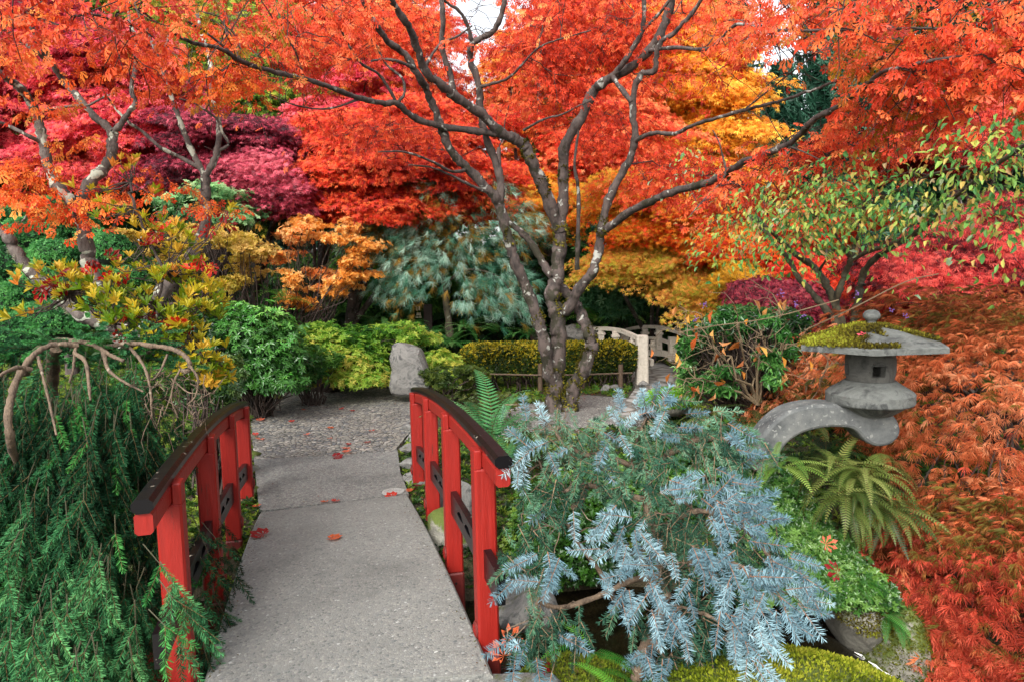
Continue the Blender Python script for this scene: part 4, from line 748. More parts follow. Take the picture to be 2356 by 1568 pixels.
shrub('leafy_shrub', 'green shrub with narrow drooping leaves behind the bare twiggy shrub', layers(1690, 810, 5.5, 125, 95, 44, 28, 14, .6, 9) + [(1700, 830, 6.2, 110, 80, .4), (1720, 800, 6.9, 100, 85, .5), (1640, 850, 6.8, 60, 60, .4), (1790, 760, 7, 60, 50, .35), (1600, 880, 6.9, 40, 30, .25), (1700, 730, 7.1, 70, 30, .3)], [rosette(kite(.16, .5, .35), 6, -.1, 1, s) for s in range(4)], .062, 8000, pal('1c401a 2c5c24 447834 629448 88a858'), f=2.2, lo=.3, mat_=M_GLOSS, stems=8)
shrub('low_azalea', 'bright green small leaved azalea on the far bank behind the blue spruce', [(1290, 1180, 4.4, 120, 80, .35), (1400, 1150, 4.5, 110, 80, .3), (1230, 1250, 4.2, 70, 60, .25), (1500, 1120, 4.5, 120, 80, .3), (1330, 1290, 4.1, 110, 50, .22), (1620, 1080, 4.6, 120, 90, .3)], AZ, .036, 5600, pal('14320e 224612 345e1a 4e7424 748c34'), f=3, lo=.7, stems=4, mat_=M_GLOSS)
shrub('dark_azalea', 'thin dark bush left of the central trunks behind the red handrail', [(1060, 940, 7.3, 60, 40, .3), (1130, 930, 7.8, 60, 30, .3)], AZ, .04, 420, pal('2a3a18 40502a 56642e 705a34'), f=3, lo=.3, stems=9)
# hedge
HG = thing('clipped_hedge', 'low clipped box shaped hedge with yellow tips behind the bamboo rail', 'hedge', G(1260, 885, 0))
a, b = P(1066, 840, 10.2), P(1458, 840, 10.2); n = 21000; zt, zb = P(1260, 793, 9.95)[2], P(1260, 862, 9.95)[2]; q = RN.uniform(0, 1, (n, 3)); face = RN.choice(5, n, p=[.45, .3, .05, .08, .12])
x = a[0] + (b[0] - a[0]) * q[:, 0]; y = 9.85 + .75 * q[:, 1]; z = zb + (zt - zb) * q[:, 2]; y = np.where(face == 0, 9.85, y); z = np.where(face == 1, zt, z); y = np.where(face == 2, 10.6, y); x = np.where(face == 3, a[0], x); x = np.where(face == 4, b[0], x)
e = .09; p = np.stack([x, y, z], -1); ctr = np.array([(a[0] + b[0]) / 2, 10.22, (zt + zb) / 2]); hf = np.array([(b[0] - a[0]) / 2, .375, (zt - zb) / 2]); d = (p - ctr) / hf; sup = (np.abs(d) ** 7).sum(1) ** (1 / 7); p = ctr + d / np.maximum(1, sup)[:, None] * hf
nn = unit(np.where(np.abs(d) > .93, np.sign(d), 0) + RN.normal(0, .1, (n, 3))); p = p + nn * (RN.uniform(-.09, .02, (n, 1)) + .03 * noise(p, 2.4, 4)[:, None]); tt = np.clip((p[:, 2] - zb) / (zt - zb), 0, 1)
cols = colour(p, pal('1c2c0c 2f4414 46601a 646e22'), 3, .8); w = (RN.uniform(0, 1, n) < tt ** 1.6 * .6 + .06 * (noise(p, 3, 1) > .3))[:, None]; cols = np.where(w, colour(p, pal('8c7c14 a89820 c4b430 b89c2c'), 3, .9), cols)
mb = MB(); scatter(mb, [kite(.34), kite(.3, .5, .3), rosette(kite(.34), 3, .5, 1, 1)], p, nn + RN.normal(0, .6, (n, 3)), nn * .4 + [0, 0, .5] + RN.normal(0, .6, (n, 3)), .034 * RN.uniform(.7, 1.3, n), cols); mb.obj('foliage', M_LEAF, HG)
mb = MB()
for i in range(110): x = RN.uniform(a[0] + .05, b[0] - .05); y = RN.uniform(9.95, 10.5); g = -.1; twig(mb, [x, y, g], [x + RN.normal(0, .12), y + RN.normal(0, .08), RN.uniform(zb + .05, zt - .12)], .012, .005, .02, 5, 5, .06)
mb.obj('stems', M_TWIG, HG)
# cloud-pruned shrub
CP = thing('cloud_pruned_shrub', 'dark green shrub clipped into round pads at the left edge', 'shrub', P(150, 760, 7.6)); cores = MB()
pads = [(80, 540, 8.2, 70, 42), (160, 520, 8.4, 60, 40), (30, 610, 8, 60, 45), (130, 590, 7.9, 60, 40), (215, 560, 8.2, 40, 38), (255, 575, 7.9, 42, 40), (300, 640, 7.8, 32, 28), (240, 650, 7.6, 40, 34), (90, 660, 7.6, 60, 44), (10, 700, 7.5, 60, 46), (120, 740, 7.3, 80, 50), (40, 770, 7.2, 80, 50), (210, 720, 7.4, 60, 44), (-40, 560, 8.2, 60, 60), (-60, 680, 7.6, 70, 60), (20, 500, 8.6, 60, 30), (120, 480, 8.9, 60, 26)]
sk = np.array([[*P(150, 800, 7.7), .05], [*P(140, 700, 7.9), .05], [*P(120, 620, 8.1), .04], [*P(60, 660, 7.9), .04], [*P(200, 640, 8), .04]])
for (px, py, Y, rx, ry) in pads:
    u = mpp(Y); c = P(px, py, Y); r = np.array([rx * u, rx * u * .9, ry * u]); n = int(2300 * rx / 50); d = unit(RN.normal(size=(n, 3))); d = d[d[:, 2] > -.5]; n = len(d); p = c + d * r * RN.uniform(.9, 1.03, (n, 1)) * (1 + .04 * noise(d, 4))[:, None]; mb = MB()
    scatter(mb, [kite(.35), rosette(kite(.35), 3, .4, 1, 2)], p, d + RN.normal(0, .5, (n, 3)), d * .5 + RN.normal(0, .6, (n, 3)) + [0, 0, .3], .03 * RN.uniform(.7, 1.2, n), colour(p, pal('1c4020 2a5c30 3c7c40 549650 6cac5c'), 6, .6)); o = mb.obj('foliage_pad', M_LEAF, CP)
    mb = MB(); rock_mesh(mb, c, r * .86, 5, 0); q = mb.obj('pad_core', mat('pad_core_green', plain('122414', .95, .3, 25)) if 'pad_core_green' not in bpy.data.materials else bpy.data.materials['pad_core_green'], None, True); q.parent = o
mb = MB()
for s in sk[1:]: twig(mb, sk[0, :3], s[:3], .05, .03, .05, 8, 6)
mb.obj('stems', M_BARK, CP)

# ------------------------------------------------------------------ weeping pine
WP = thing('weeping_pine', 'blue green weeping pine with long drooping needles behind the hedge', 'pine tree', G(1035, 770, 0)); Y = 12
sk, _ = branches(WP, [([(1036, 775, 12), (1030, 720, 12), (1022, 660, 12), (1018, 600, 12), (1040, 540, 12), (1060, 460, 12.1), (1045, 400, 12.2)], .07, .03), ([(1022, 620, 12), (990, 560, 11.9), (950, 520, 11.8), (880, 520, 11.7), (820, 560, 11.6)], .04, .012), ([(1040, 560, 12), (1010, 500, 12), (960, 470, 12), (900, 500, 11.8)], .035, .012), ([(1030, 590, 12), (1080, 540, 12), (1140, 520, 11.9), (1220, 520, 11.8)], .04, .012), ([(1045, 480, 12), (1110, 450, 12), (1180, 500, 11.9)], .03, .01), ([(1024, 650, 12), (1080, 620, 11.8), (1150, 640, 11.5), (1190, 700, 11.3)], .03, .01), ([(1020, 630, 12), (960, 600, 11.6), (910, 610, 11.4), (880, 660, 11.3)], .03, .01)], M_BARK3)
tp = [tuft(34, s, .85, .8, .0085) for s in range(6)]; ps = []
for (px, py, rx, ry, Y, n) in [(1050, 430, 80, 50, 12, 90), (980, 480, 80, 60, 11.9, 110), (900, 540, 90, 50, 11.7, 110), (830, 560, 50, 50, 11.6, 60), (1000, 560, 120, 70, 11.8, 150), (910, 660, 60, 50, 11.3, 80), (950, 610, 70, 50, 11.5, 70), (1180, 530, 70, 70, 11.8, 100), (1130, 450, 50, 40, 12, 40), (1120, 620, 90, 60, 11.7, 90), (1180, 690, 55, 55, 11.3, 70), (1090, 690, 50, 40, 11.4, 40), (1250, 540, 30, 50, 11.8, 30), (800, 530, 30, 20, 11.7, 16)]:
    b = ball(n, .2) * [rx * mpp(Y), .5, ry * mpp(Y)] + P(px, py, Y); ps.append(b)
cs = np.concatenate(ps); n = len(cs); p = (cs[:, None] + RN.normal(0, .1, (n, 2, 3))).reshape(-1, 3); n = len(p); dirn = unit(p - P(1035, 500, 12.2)) * [1, 1, .2]
hi = np.clip((noise(p, 1.6, 5) + RN.normal(0, .35, n)), -1, 1); cols = colour(p, pal('24503c 3c7458 5c9478 84b09a b0d0bc'), 1.5, 1.1); bro = (hi > .45) | (RN.uniform(0, 1, n) < .12); cols = np.where(bro[:, None], colour(p, pal('6a5a20 94742c b08a3c'), 3, .9), cols)
mb = MB(); scatter(mb, tp, p, RN.normal(size=(n, 3)), dirn * .8 + [0, -.25, -.55] + RN.normal(0, .3, (n, 3)), .17 * RN.uniform(.7, 1.2, n), cols); mb.obj('foliage', M_NEEDLE, WP); twigs(WP, cs[::3], sk, .004, .012, forks=0, maxd=2)

# ------------------------------------------------------------------ the big maple
MT = thing('maple_tree', 'large multi stemmed maple with mossy grey trunks and orange red leaves above the path', 'maple tree', G(1285, 955, -.08)); B = 8.3
spec = [([(1272, 962, B), (1276, 900, B), (1280, 850, B), (1285, 774, B), (1281, 723, B), (1270, 683, B), (1280, 638, B), (1287, 583, B), (1290, 517, B)], .135, .095),
 ([(1290, 530, B), (1268, 480, 8.2), (1245, 420, 8.1), (1222, 370, 8.0), (1208, 337, 8.0), (1180, 318, 7.9), (1151, 304, 7.8), (1100, 257, 7.6), (1052, 227, 7.4), (1019, 198, 7.2), (975, 158, 7), (953, 92, 6.8), (924, 37, 6.6), (895, -10, 6.4), (860, -90, 6.2)], .1, .03),
 ([(1290, 525, B), (1295, 470, B), (1296, 400, B), (1299, 337, 8.2), (1331, 282, 8.1), (1364, 213, 8), (1390, 191, 7.9), (1445, 158, 7.8), (1493, 117, 7.6), (1522, 73, 7.5), (1541, 15, 7.4), (1560, -60, 7.2)], .085, .05),
 ([(1276, 900, B), (1262, 850, 8.2), (1250, 780, 8.1), (1235, 730, 8.1), (1212, 665, 8.1), (1185, 600, 8), (1168, 545, 8), (1150, 480, 8), (1130, 444, 7.9), (1078, 389, 7.8), (1041, 352, 7.7), (1019, 305, 7.6), (1005, 268, 7.5), (985, 215, 7.4), (960, 170, 7.2), (931, 125, 7.1), (887, 92, 6.9), (858, 44, 6.7), (830, -10, 6.5)], .095, .03),
 ([(1150, 470, 8), (1152, 422, 8), (1140, 374, 8), (1118, 315, 7.9), (1107, 264, 7.9), (1100, 194, 7.8), (1083, 139, 7.8), (1086, 102, 7.7), (1110, 86, 7.7), (1137, 70, 7.6), (1156, 25, 7.5), (1165, -40, 7.4)], .06, .03),
 ([(1086, 102, 7.7), (1078, 65, 7.6), (1060, 30, 7.5), (1030, 8, 7.4), (1000, -20, 7.2)], .028, .015),
 ([(1058, 230, 7.5), (1042, 205, 7.5), (1036, 170, 7.5), (1018, 115, 7.4), (1019, 48, 7.3), (1015, -30, 7.2)], .045, .03),
 ([(1312, 958, B), (1318, 893, B), (1342, 853, 8.2), (1360, 803, 8.2), (1357, 775, 8.2), (1341, 735, 8.3), (1325, 700, 8.4), (1300, 670, 8.5), (1262, 624, 8.6), (1232, 573, 8.7), (1205, 540, 8.8), (1168, 506, 8.9), (1150, 440, 9), (1148, 340, 9)], .12, .03),
 ([(1283, 722, B), (1309, 706, 8.2), (1335, 660, 8.1), (1364, 624, 8), (1379, 572, 8), (1384, 522, 7.9), (1405, 447, 7.8), (1445, 374, 7.7), (1460, 323, 7.6), (1456, 238, 7.5), (1471, 176, 7.4), (1504, 161, 7.3), (1516, 103, 7.2), (1553, 73, 7.1), (1600, 20, 6.9), (1640, -40, 6.7)], .085, .02),
 ([(1384, 530, 7.9), (1405, 520, 7.8), (1445, 490, 7.5), (1500, 462, 7.1), (1553, 440, 6.8), (1624, 422, 6.4), (1672, 396, 6.1), (1716, 371, 5.8), (1808, 334, 5.4), (1874, 275, 5.0), (1918, 250, 4.8), (1984, 205, 4.5), (2024, 169, 4.3), (2083, 154, 4.1), (2200, 130, 3.9)], .06, .01),
 ([(1460, 325, 7.6), (1485, 312, 7.4), (1510, 306, 7.2), (1553, 308, 6.9), (1590, 290, 6.6), (1650, 271, 6.2), (1727, 250, 5.8), (1800, 231, 5.4), (1866, 209, 5.1), (1951, 180, 4.8), (2094, 169, 4.5)], .032, .008),
 ([(1456, 238, 7.5), (1445, 224, 7.5), (1419, 191, 7.7), (1408, 172, 7.8)], .035, .03),
 ([(1400, 185, 7.85), (1430, 150, 7.7), (1460, 105, 7.6), (1478, 70, 7.5), (1482, 20, 7.4), (1478, -40, 7.3)], .04, .025),
 ([(1478, 70, 7.5), (1505, 45, 7.4), (1530, 15, 7.2), (1560, -30, 7.1)], .025, .015),
 ([(1493, 117, 7.6), (1551, 110, 6.8), (1624, 114, 6.3), (1657, 92, 6.0), (1690, 59, 5.7), (1727, 59, 5.4), (1793, 70, 5.0), (1918, 70, 4.6), (2064, 66, 4.2), (2180, 66, 4.0)], .024, .007),
 ([(1140, 307, 7.8), (1085, 301, 7.7), (1012, 290, 7.5), (953, 271, 7.3), (913, 238, 7.1), (887, 238, 7), (829, 227, 6.7), (770, 205, 6.4), (700, 182, 6.1), (624, 165, 5.7), (550, 139, 5.4), (510, 114, 5.2), (433, 95, 4.9), (382, 70, 4.7), (293, 55, 4.4), (200, 28, 4.1)], .05, .008),
 ([(913, 238, 7.1), (895, 205, 7), (870, 170, 6.9), (830, 145, 6.7), (800, 100, 6.5), (780, 60, 6.3), (740, 10, 6.1)], .022, .008),
 ([(915, 236, 7.1), (930, 215, 7.1), (925, 180, 7.1), (890, 150, 7.1), (865, 105, 7), (840, 70, 6.9)], .02, .01),
 ([(953, 158, 7), (930, 147, 6.9), (906, 139, 6.8), (880, 137, 6.8), (854, 141, 6.7)], .022, .012), ([(975, 158, 7), (1010, 105, 7.2), (1050, 85, 7.3), (1086, 60, 7.4)], .02, .01),
 ([(1107, 200, 7.8), (1135, 192, 7.6), (1170, 180, 7.4), (1200, 150, 7.2), (1240, 110, 7), (1290, 90, 6.8), (1360, 70, 6.5)], .022, .006),
 ([(1205, 300, 8), (1250, 275, 7.8), (1290, 265, 7.7), (1330, 245, 7.5), (1370, 225, 7.4)], .018, .008),
 ([(1328, 620, 8.4), (1330, 540, 8.3), (1331, 440, 8.2), (1322, 380, 8.1), (1331, 300, 8)], .04, .015),
 ([(1078, 389, 7.8), (1040, 395, 7.5), (990, 370, 7.2), (930, 350, 6.9), (870, 350, 6.6)], .025, .008), ([(1130, 444, 7.9), (1090, 430, 7.7), (1040, 405, 7.5), (990, 385, 7.3), (940, 380, 7.1)], .025, .008),
 ([(1672, 396, 6.1), (1665, 370, 6.1), (1655, 330, 6.2), (1640, 300, 6.3)], .012, .005), ([(1672, 396, 6.1), (1650, 430, 5.9), (1610, 470, 5.8), (1585, 500, 5.7)], .014, .005), ([(1808, 334, 5.4), (1850, 350, 5.2), (1890, 370, 5.1)], .009, .004),
 ([(1716, 250, 5.8), (1760, 215, 5.6), (1830, 160, 5.3), (1900, 110, 5), (1990, 60, 4.7)], .009, .004), ([(382, 70, 4.7), (330, 30, 4.5), (260, -10, 4.3)], .01, .004), ([(550, 139, 5.4), (480, 80, 5.1), (400, 35, 4.8), (300, 0, 4.5)], .014, .005), ([(700, 182, 6.1), (680, 120, 5.9), (640, 60, 5.7), (600, 0, 5.5)], .012, .005),
 ([(829, 227, 6.7), (760, 250, 6.4), (690, 245, 6.1), (620, 220, 5.8)], .014, .005)]
spec = [(q, a * .84, b * .84) for q, a, b in spec]
sk, objs = branches(MT, spec, M_BARK, k=12, rough=.04)
# moss cushions on trunks
mb = MB(); mp_, mn_ = [], []
for (px, py, Y, r, n) in [(1273, 930, 8.2, .17, 900), (1300, 935, 8.25, .15, 600), (1352, 840, 8.15, .15, 1200), (1318, 905, 8.2, .12, 500), (1278, 880, 8.2, .13, 500), (1366, 755, 8.15, .07, 260), (1294, 700, 8.25, .1, 500), (1290, 540, 8.25, .1, 500), (1215, 345, 7.95, .085, 420), (1250, 430, 8.05, .08, 300), (1175, 545, 7.97, .08, 300), (1384, 520, 7.87, .08, 300), (1297, 400, 8.22, .07, 240), (1238, 735, 8.1, .08, 200), (1672, 400, 6.1, .03, 80)]:
    d = unit(RN.normal(size=(n, 3))); mp_.append(P(px, py, Y) + d * r * [.85, .85, 1.4] * RN.uniform(.8, 1.05, (n, 1))); mn_.append(d)
mp_ = np.concatenate(mp_); mn_ = np.concatenate(mn_); S3 = sk[:, :3]; dd = np.array([np.min(np.linalg.norm(S3 - q, axis=1) - sk[:, 3]) for q in mp_]); kk = (dd < .022) & (dd > -.03); moss_on(mp_[kk], mn_[kk], 'trunk_moss', objs[0], pal('2c2a0c 403c12 5c5618 787024'), .035)
# crown: sprays from the branch ends; nearer ones hang closer to the viewer
def hole_at(p, px, py, Y, rx, ry, keep):
    q = P(px, py, Y); return (((p[:, 0] / p[:, 1] - q[0] / Y) * FPX / rx) ** 2 + (((p[:, 2] - CAMZ) / p[:, 1] - (q[2] - CAMZ) / Y) * FPX / ry) ** 2 < 1) & (RN.uniform(0, 1, len(p)) > keep) & (noise(p, 1.4, 3) > -.9)
gap2 = lambda p: gap(p) & ~hole_at(p, 1800, 220, 5, 112, 115, .04) & ~hole_at(p, 560, 250, 6, 130, 130, .12) & ~hole_at(p, 470, 120, 6, 60, 90, .2) & ~hole_at(p, 150, 180, 5, 130, 90, .45) & ~hole_at(p, 1600, 210, 7, 90, 90, .5)
gap = lambda p: ~(((p[:, 0] - P(1098, 45, 7)[0] / 7 * p[:, 1]) / p[:, 1] * FPX / 64) ** 2 + ((((p[:, 2] - CAMZ) / p[:, 1]) - (P(1098, 45, 7)[2] - CAMZ) / 7) * FPX / 48) ** 2 < 1)
blobsA = [(700, 60, 7.2, 190, 80, .9, 16), (560, 120, 6.8, 140, 60, .7, 8), (860, 60, 8.2, 140, 80, .8, 26), (1180, 30, 8.6, 110, 60, .7, 12), (1290, 110, 8.6, 120, 80, .8, 18), (1360, 30, 8.6, 130, 70, .9, 20), (1220, 210, 8.8, 110, 70, .6, 16), (1620, 40, 8, 160, 50, .9, 18), (1540, 160, 8, 80, 60, .6, 6), (900, 330, 8.2, 130, 60, .6, 14), (1370, 320, 8.9, 100, 70, .5, 13), (1620, 390, 7.6, 90, 30, .6, 8), (1000, 80, 8.4, 90, 90, .6, 14), (640, 230, 6.9, 90, 30, .5, 8), (1530, 400, 8.2, 90, 50, .5, 12), (1400, 30, 6.8, 200, 30, .4, 4), (750, 20, 5.8, 200, 30, .5, 5), (1160, 130, 7.0, 160, 60, .3, 2)]
blobsA = [(a_, b_, c_ + (.5 if c_ > 7.5 else .2), d_, e_, f_ * .7, max(2, int(n_ * .78))) for a_, b_, c_, d_, e_, f_, n_ in blobsA]
MAPC = pal('a02a16 cc4024 e25230 ee6638 f4824c f2a05c')
o, c1 = crown(MT, ML, blobsA, 46, .46, .085, MAPC, f=1.2, jit=.9, clip=gap2, thick=.3, dens=1.5)
blobsB = [(160, 20, 4.2, 190, 36, .5, 20), (420, 50, 4.6, 150, 50, .5, 18), (480, 170, 5.2, 90, 50, .4, 8), (620, 100, 5.4, 120, 60, .5, 12), (330, 110, 4.6, 90, 40, .4, 5), (-30, 90, 4.2, 90, 60, .4, 8), (2080, 60, 4.2, 230, 60, .6, 28), (2230, 130, 4.1, 150, 50, .5, 24), (1900, 40, 5, 140, 50, .5, 20), (2100, 200, 4.6, 140, 45, .5, 18), (2280, 220, 4.3, 110, 50, .5, 12), (1960, 280, 5.2, 130, 40, .5, 12), (1790, 90, 5.6, 110, 40, .5, 12), (1860, 350, 5.6, 130, 30, .4, 13), (1780, 420, 5.9, 110, 40, .4, 17), (2080, 300, 4.9, 90, 30, .4, 6), (1700, 90, 6.2, 90, 60, .5, 13), (1680, 470, 6.2, 80, 30, .4, 10), (2400, 40, 4.4, 90, 90, .5, 10), (1850, 180, 5.4, 60, 40, .3, 1)]
o, c2 = crown(MT, ML, [(*q[:6], int(q[6] * (.3 if q[0] < 700 else .5)) + 1) for q in blobsB], 24, .38, .09, pal('a8301c d04426 e45634 ee6c3c f28c4c dc5c3c 96741c'), dens=1.4, f=1.6, jit=.9, name='near_foliage', seed=2, thick=.2, clip=gap2)
twigs(MT, np.concatenate([c1, c2]), sk, .004, .015, forks=3, fl=.4, sag=.04)

# ------------------------------------------------------------------ the lichened maples at left
LT = thing('lichened_maple', 'left maple with smooth grey lichened forked stems and bright orange leaves', 'maple tree', P(255, 780, 5.1)); Y = 5.2
sk, _ = branches(LT, [([(290, 800, 5.0), (240, 700, 5.1), (205, 610, 5.2), (202, 575, Y), (188, 500, Y), (188, 455, Y)], .055, .05), ([(188, 460, Y), (205, 425, Y), (227, 400, Y), (252, 372, Y), (259, 335, Y), (260, 302, Y)], .045, .036), ([(258, 305, Y), (240, 285, Y), (220, 271, Y), (176, 220, Y), (145, 185, Y), (121, 147, 5.1), (100, 110, 5), (84, 88, 4.9), (60, 20, 4.8)], .03, .016), ([(261, 303, Y), (275, 290, Y), (293, 264, Y), (311, 238, Y), (302, 205, Y), (312, 150, 5.3), (313, 90, 5.4), (300, 55, 5.4), (290, 0, 5.5)], .024, .01), ([(192, 500, Y), (178, 475, 5.15), (150, 451, 5.1), (125, 415, 5.1), (112, 385, 5.1), (99, 330, 5.1), (88, 275, 5.1), (62, 222, 5), (30, 190, 4.9), (0, 169, 4.8), (-60, 120, 4.7)], .045, .024), ([(112, 140, 5.1), (80, 115, 5), (48, 95, 5), (0, 62, 4.9), (-50, 30, 4.8)], .02, .012), ([(86, 268, 5.1), (108, 254, 5.1), (136, 249, 5.1), (170, 244, 5.1), (205, 242, 5.1), (235, 225, 5.1), (264, 214, 5.1)], .014, .006), ([(290, 760, 5), (200, 730, 4.9), (147, 694, 4.9), (110, 660, 4.9), (73, 628, 4.9), (40, 584, 4.9), (22, 554, 4.9), (-10, 520, 4.9)], .05, .035), ([(150, 452, 5.1), (115, 462, 5), (80, 480, 4.9), (50, 510, 4.9)], .01, .006), ([(99, 330, 5.1), (60, 310, 5), (20, 290, 5), (-30, 270, 4.9)], .016, .01)], M_BARK2, k=10)
CT = thing('lichened_maple', 'slender lichened maple behind the yellow azalea with curving lower stem', 'maple tree', P(330, 780, 5.4))
sk2, _ = branches(CT, [([(310, 800, 5.2), (345, 730, 5.4), (372, 675, 5.5), (404, 637, 5.6), (440, 590, 5.7), (462, 550, 5.8), (473, 510, 5.8), (471, 450, 5.8), (474, 410, 5.8)], .06, .04), ([(474, 412, 5.8), (458, 380, 5.8), (440, 345, 5.8), (420, 295, 5.8), (404, 249, 5.8), (388, 205, 5.8), (376, 165, 5.8), (360, 121, 5.7), (340, 75, 5.7), (320, 20, 5.6)], .028, .014), ([(474, 405, 5.8), (490, 375, 5.8), (500, 345, 5.8), (504, 290, 5.9), (488, 213, 5.9), (484, 147, 6), (465, 80, 6), (450, 20, 6)], .03, .014), ([(462, 388, 5.8), (420, 365, 5.8), (367, 338, 5.7), (330, 305, 5.7), (293, 279, 5.6), (262, 245, 5.6), (235, 205, 5.5)], .02, .007), ([(497, 350, 5.8), (525, 333, 5.8), (512, 305, 5.8), (499, 275, 5.8), (450, 240, 5.7), (404, 225, 5.6)], .014, .006), ([(372, 118, 5.7), (385, 95, 5.7), (388, 60, 5.7)], .014, .008)], M_BARK2, k=10)
crown(LT, ML, [(100, 70, 5, 110, 40, .4, 4), (180, 170, 5, 120, 60, .4, 3), (60, 210, 4.9, 80, 50, .4, 2), (200, 290, 5, 110, 40, .4, 3), (40, 400, 4.9, 50, 40, .3, 5), (110, 500, 4.8, 35, 25, .2, 3), (30, 460, 4.8, 50, 20, .2, 4), (280, 160, 5.2, 60, 60, .3, 6), (240, 440, 5, 60, 30, .2, 2)], 26, .22, .075, pal('b43818 d85020 ee6c30 f58c3c f5a850 c8402c'), f=1.6, jit=.9, dens=1.1)
o, c3 = crown(CT, ML, [(400, 160, 5.5, 90, 50, .4, 4), (520, 200, 5.6, 60, 40, .3, 4), (460, 100, 5.6, 100, 50, .4, 7), (350, 420, 5.4, 90, 30, .2, 3), (470, 480, 5.5, 80, 25, .2, 2), (540, 190, 5.6, 60, 50, .3, 7)], 24, .22, .075, pal('b43818 d85020 ee6c30 f58c3c e09a3c a88a20'), f=1.6, jit=.9, seed=3, dens=1.0)
twigs(CT, c3, sk2, .002, .006, forks=1, fl=.25)
# hanging lichen tufts on those stems
for (T_, s_, nm) in ((LT, sk, 11), (CT, sk2, 12)):
    pick = s_[(s_[:, 3] > .02) & (RN.uniform(0, 1, len(s_)) < .5)]; n = 900; j = RN.integers(0, len(pick), n); d = unit(RN.normal(size=(n, 3))); cl = noise(pick[j, :3], 5, 3) > .25; p = pick[j, :3] + RN.normal(0, .01, (n, 3)) + d * pick[j, 3:4]
    mb = MB(); scatter(mb, [tuft(9, 3, 1.5, .4, .05)], p[cl], RN.normal(size=(n, 3))[cl], (d + [0, 0, -.4])[cl], .022 * RN.uniform(.6, 1.5, n)[cl], colour(p[cl], pal('6c6e54 8a8c70 a6a88c'), 5)); mb.obj('hanging_lichen', M_MOSS, T_)

# ------------------------------------------------------------------ oval-leaved tree at right
OT = thing('oval_leaved_tree', 'small tree with several slender stems and green to yellow oval leaves behind the stone lantern', 'tree', P(1930, 860, 5.6)); Y = 5.6
sk, _ = branches(OT, [([(1938, 860, Y), (1940, 790, Y), (1936, 749, Y), (1918, 690, Y), (1900, 655, Y), (1881, 624, Y), (1860, 604, Y), (1837, 591, 5.5), (1808, 565, 5.5), (1771, 529, 5.4), (1740, 500, 5.4)], .045, .014), ([(1938, 820, Y), (1925, 749, Y), (1903, 715, Y), (1881, 690, Y), (1856, 660, Y), (1837, 639, Y), (1815, 598, Y), (1785, 562, Y), (1756, 529, Y), (1720, 490, Y)], .035, .014), ([(1921, 700, Y), (1932, 665, 5.5), (1945, 630, 5.5), (1958, 598, 5.4), (1968, 565, 5.4), (1976, 545, 5.3), (1985, 480, 5.2)], .03, .015), ([(1957, 600, 5.4), (1985, 584, 5.3), (2028, 569, 5.1), (2060, 557, 5), (2094, 540, 4.9), (2145, 507, 4.7), (2200, 480, 4.6)], .02, .008), ([(1954, 590, 5.4), (1942, 570, 5.3), (1930, 555, 5.3), (1914, 525, 5.2), (1892, 508, 5.1), (1866, 488, 5.0)], .016, .006), ([(1955, 850, 5.7), (1965, 745, 5.7), (1976, 683, 5.7), (1984, 639, 5.7), (1998, 609, 5.6), (2039, 576, 5.4), (2080, 555, 5.2), (2120, 530, 5)], .042, .014), ([(1882, 625, Y), (1900, 600, 5.4), (1917, 578, 5.3), (1930, 560, 5.2)], .012, .008), ([(2120, 530, 5), (2180, 470, 4.5), (2240, 420, 4), (2320, 360, 3.6), (2420, 290, 3.3)], .016, .01), ([(1985, 480, 5.2), (2060, 440, 4.8), (2150, 400, 4.3), (2240, 380, 4)], .012, .006)], M_BARK3, k=10)
OB = [(1760, 500, 5.3, 80, 50, .4, 22), (1880, 480, 5.1, 100, 50, .45, 30), (2000, 490, 4.9, 100, 40, .4, 28), (1700, 560, 5.4, 50, 50, .3, 10), (1830, 560, 5.2, 70, 30, .3, 12), (2090, 440, 4.5, 110, 50, .4, 28), (2200, 480, 4.2, 110, 45, .35, 24), (2250, 380, 3.9, 110, 60, .35, 30), (2340, 330, 3.6, 70, 60, .3, 18), (1950, 410, 5, 100, 35, .4, 14), (2330, 500, 3.9, 70, 50, .3, 10), (1600, 380, 7, 60, 40, .3, 8), (2090, 640, 4.6, 60, 15, .1, 2), (2350, 590, 3.8, 20, 20, .1, 2)]
OC = pal('4c8444 6ca04c 90b050 a8b454 c0ac54 b88c60 94b48c')
o, c4 = crown(OT, OV, [(*q[:6], max(1, int(q[6] * .62))) for q in OB if q[2] > 4.55], 30, .26, .078, OC, f=2.2, jit=1.1, face=.3, droop=.05, thick=.4, dens=.95, fine=.68)
o, c5 = crown(OT, OV, [(*q[:6], max(1, int(q[6] * .55))) for q in OB if q[2] <= 4.55], 26, .24, .078, OC, f=2.2, jit=1.1, face=.3, droop=.1, thick=.35, dens=.8, fine=.68, name='near_foliage'); c4 = np.concatenate([c4, c5])
twigs(OT, c4, sk, .0018, .006, forks=1, fl=.2, maxd=3)

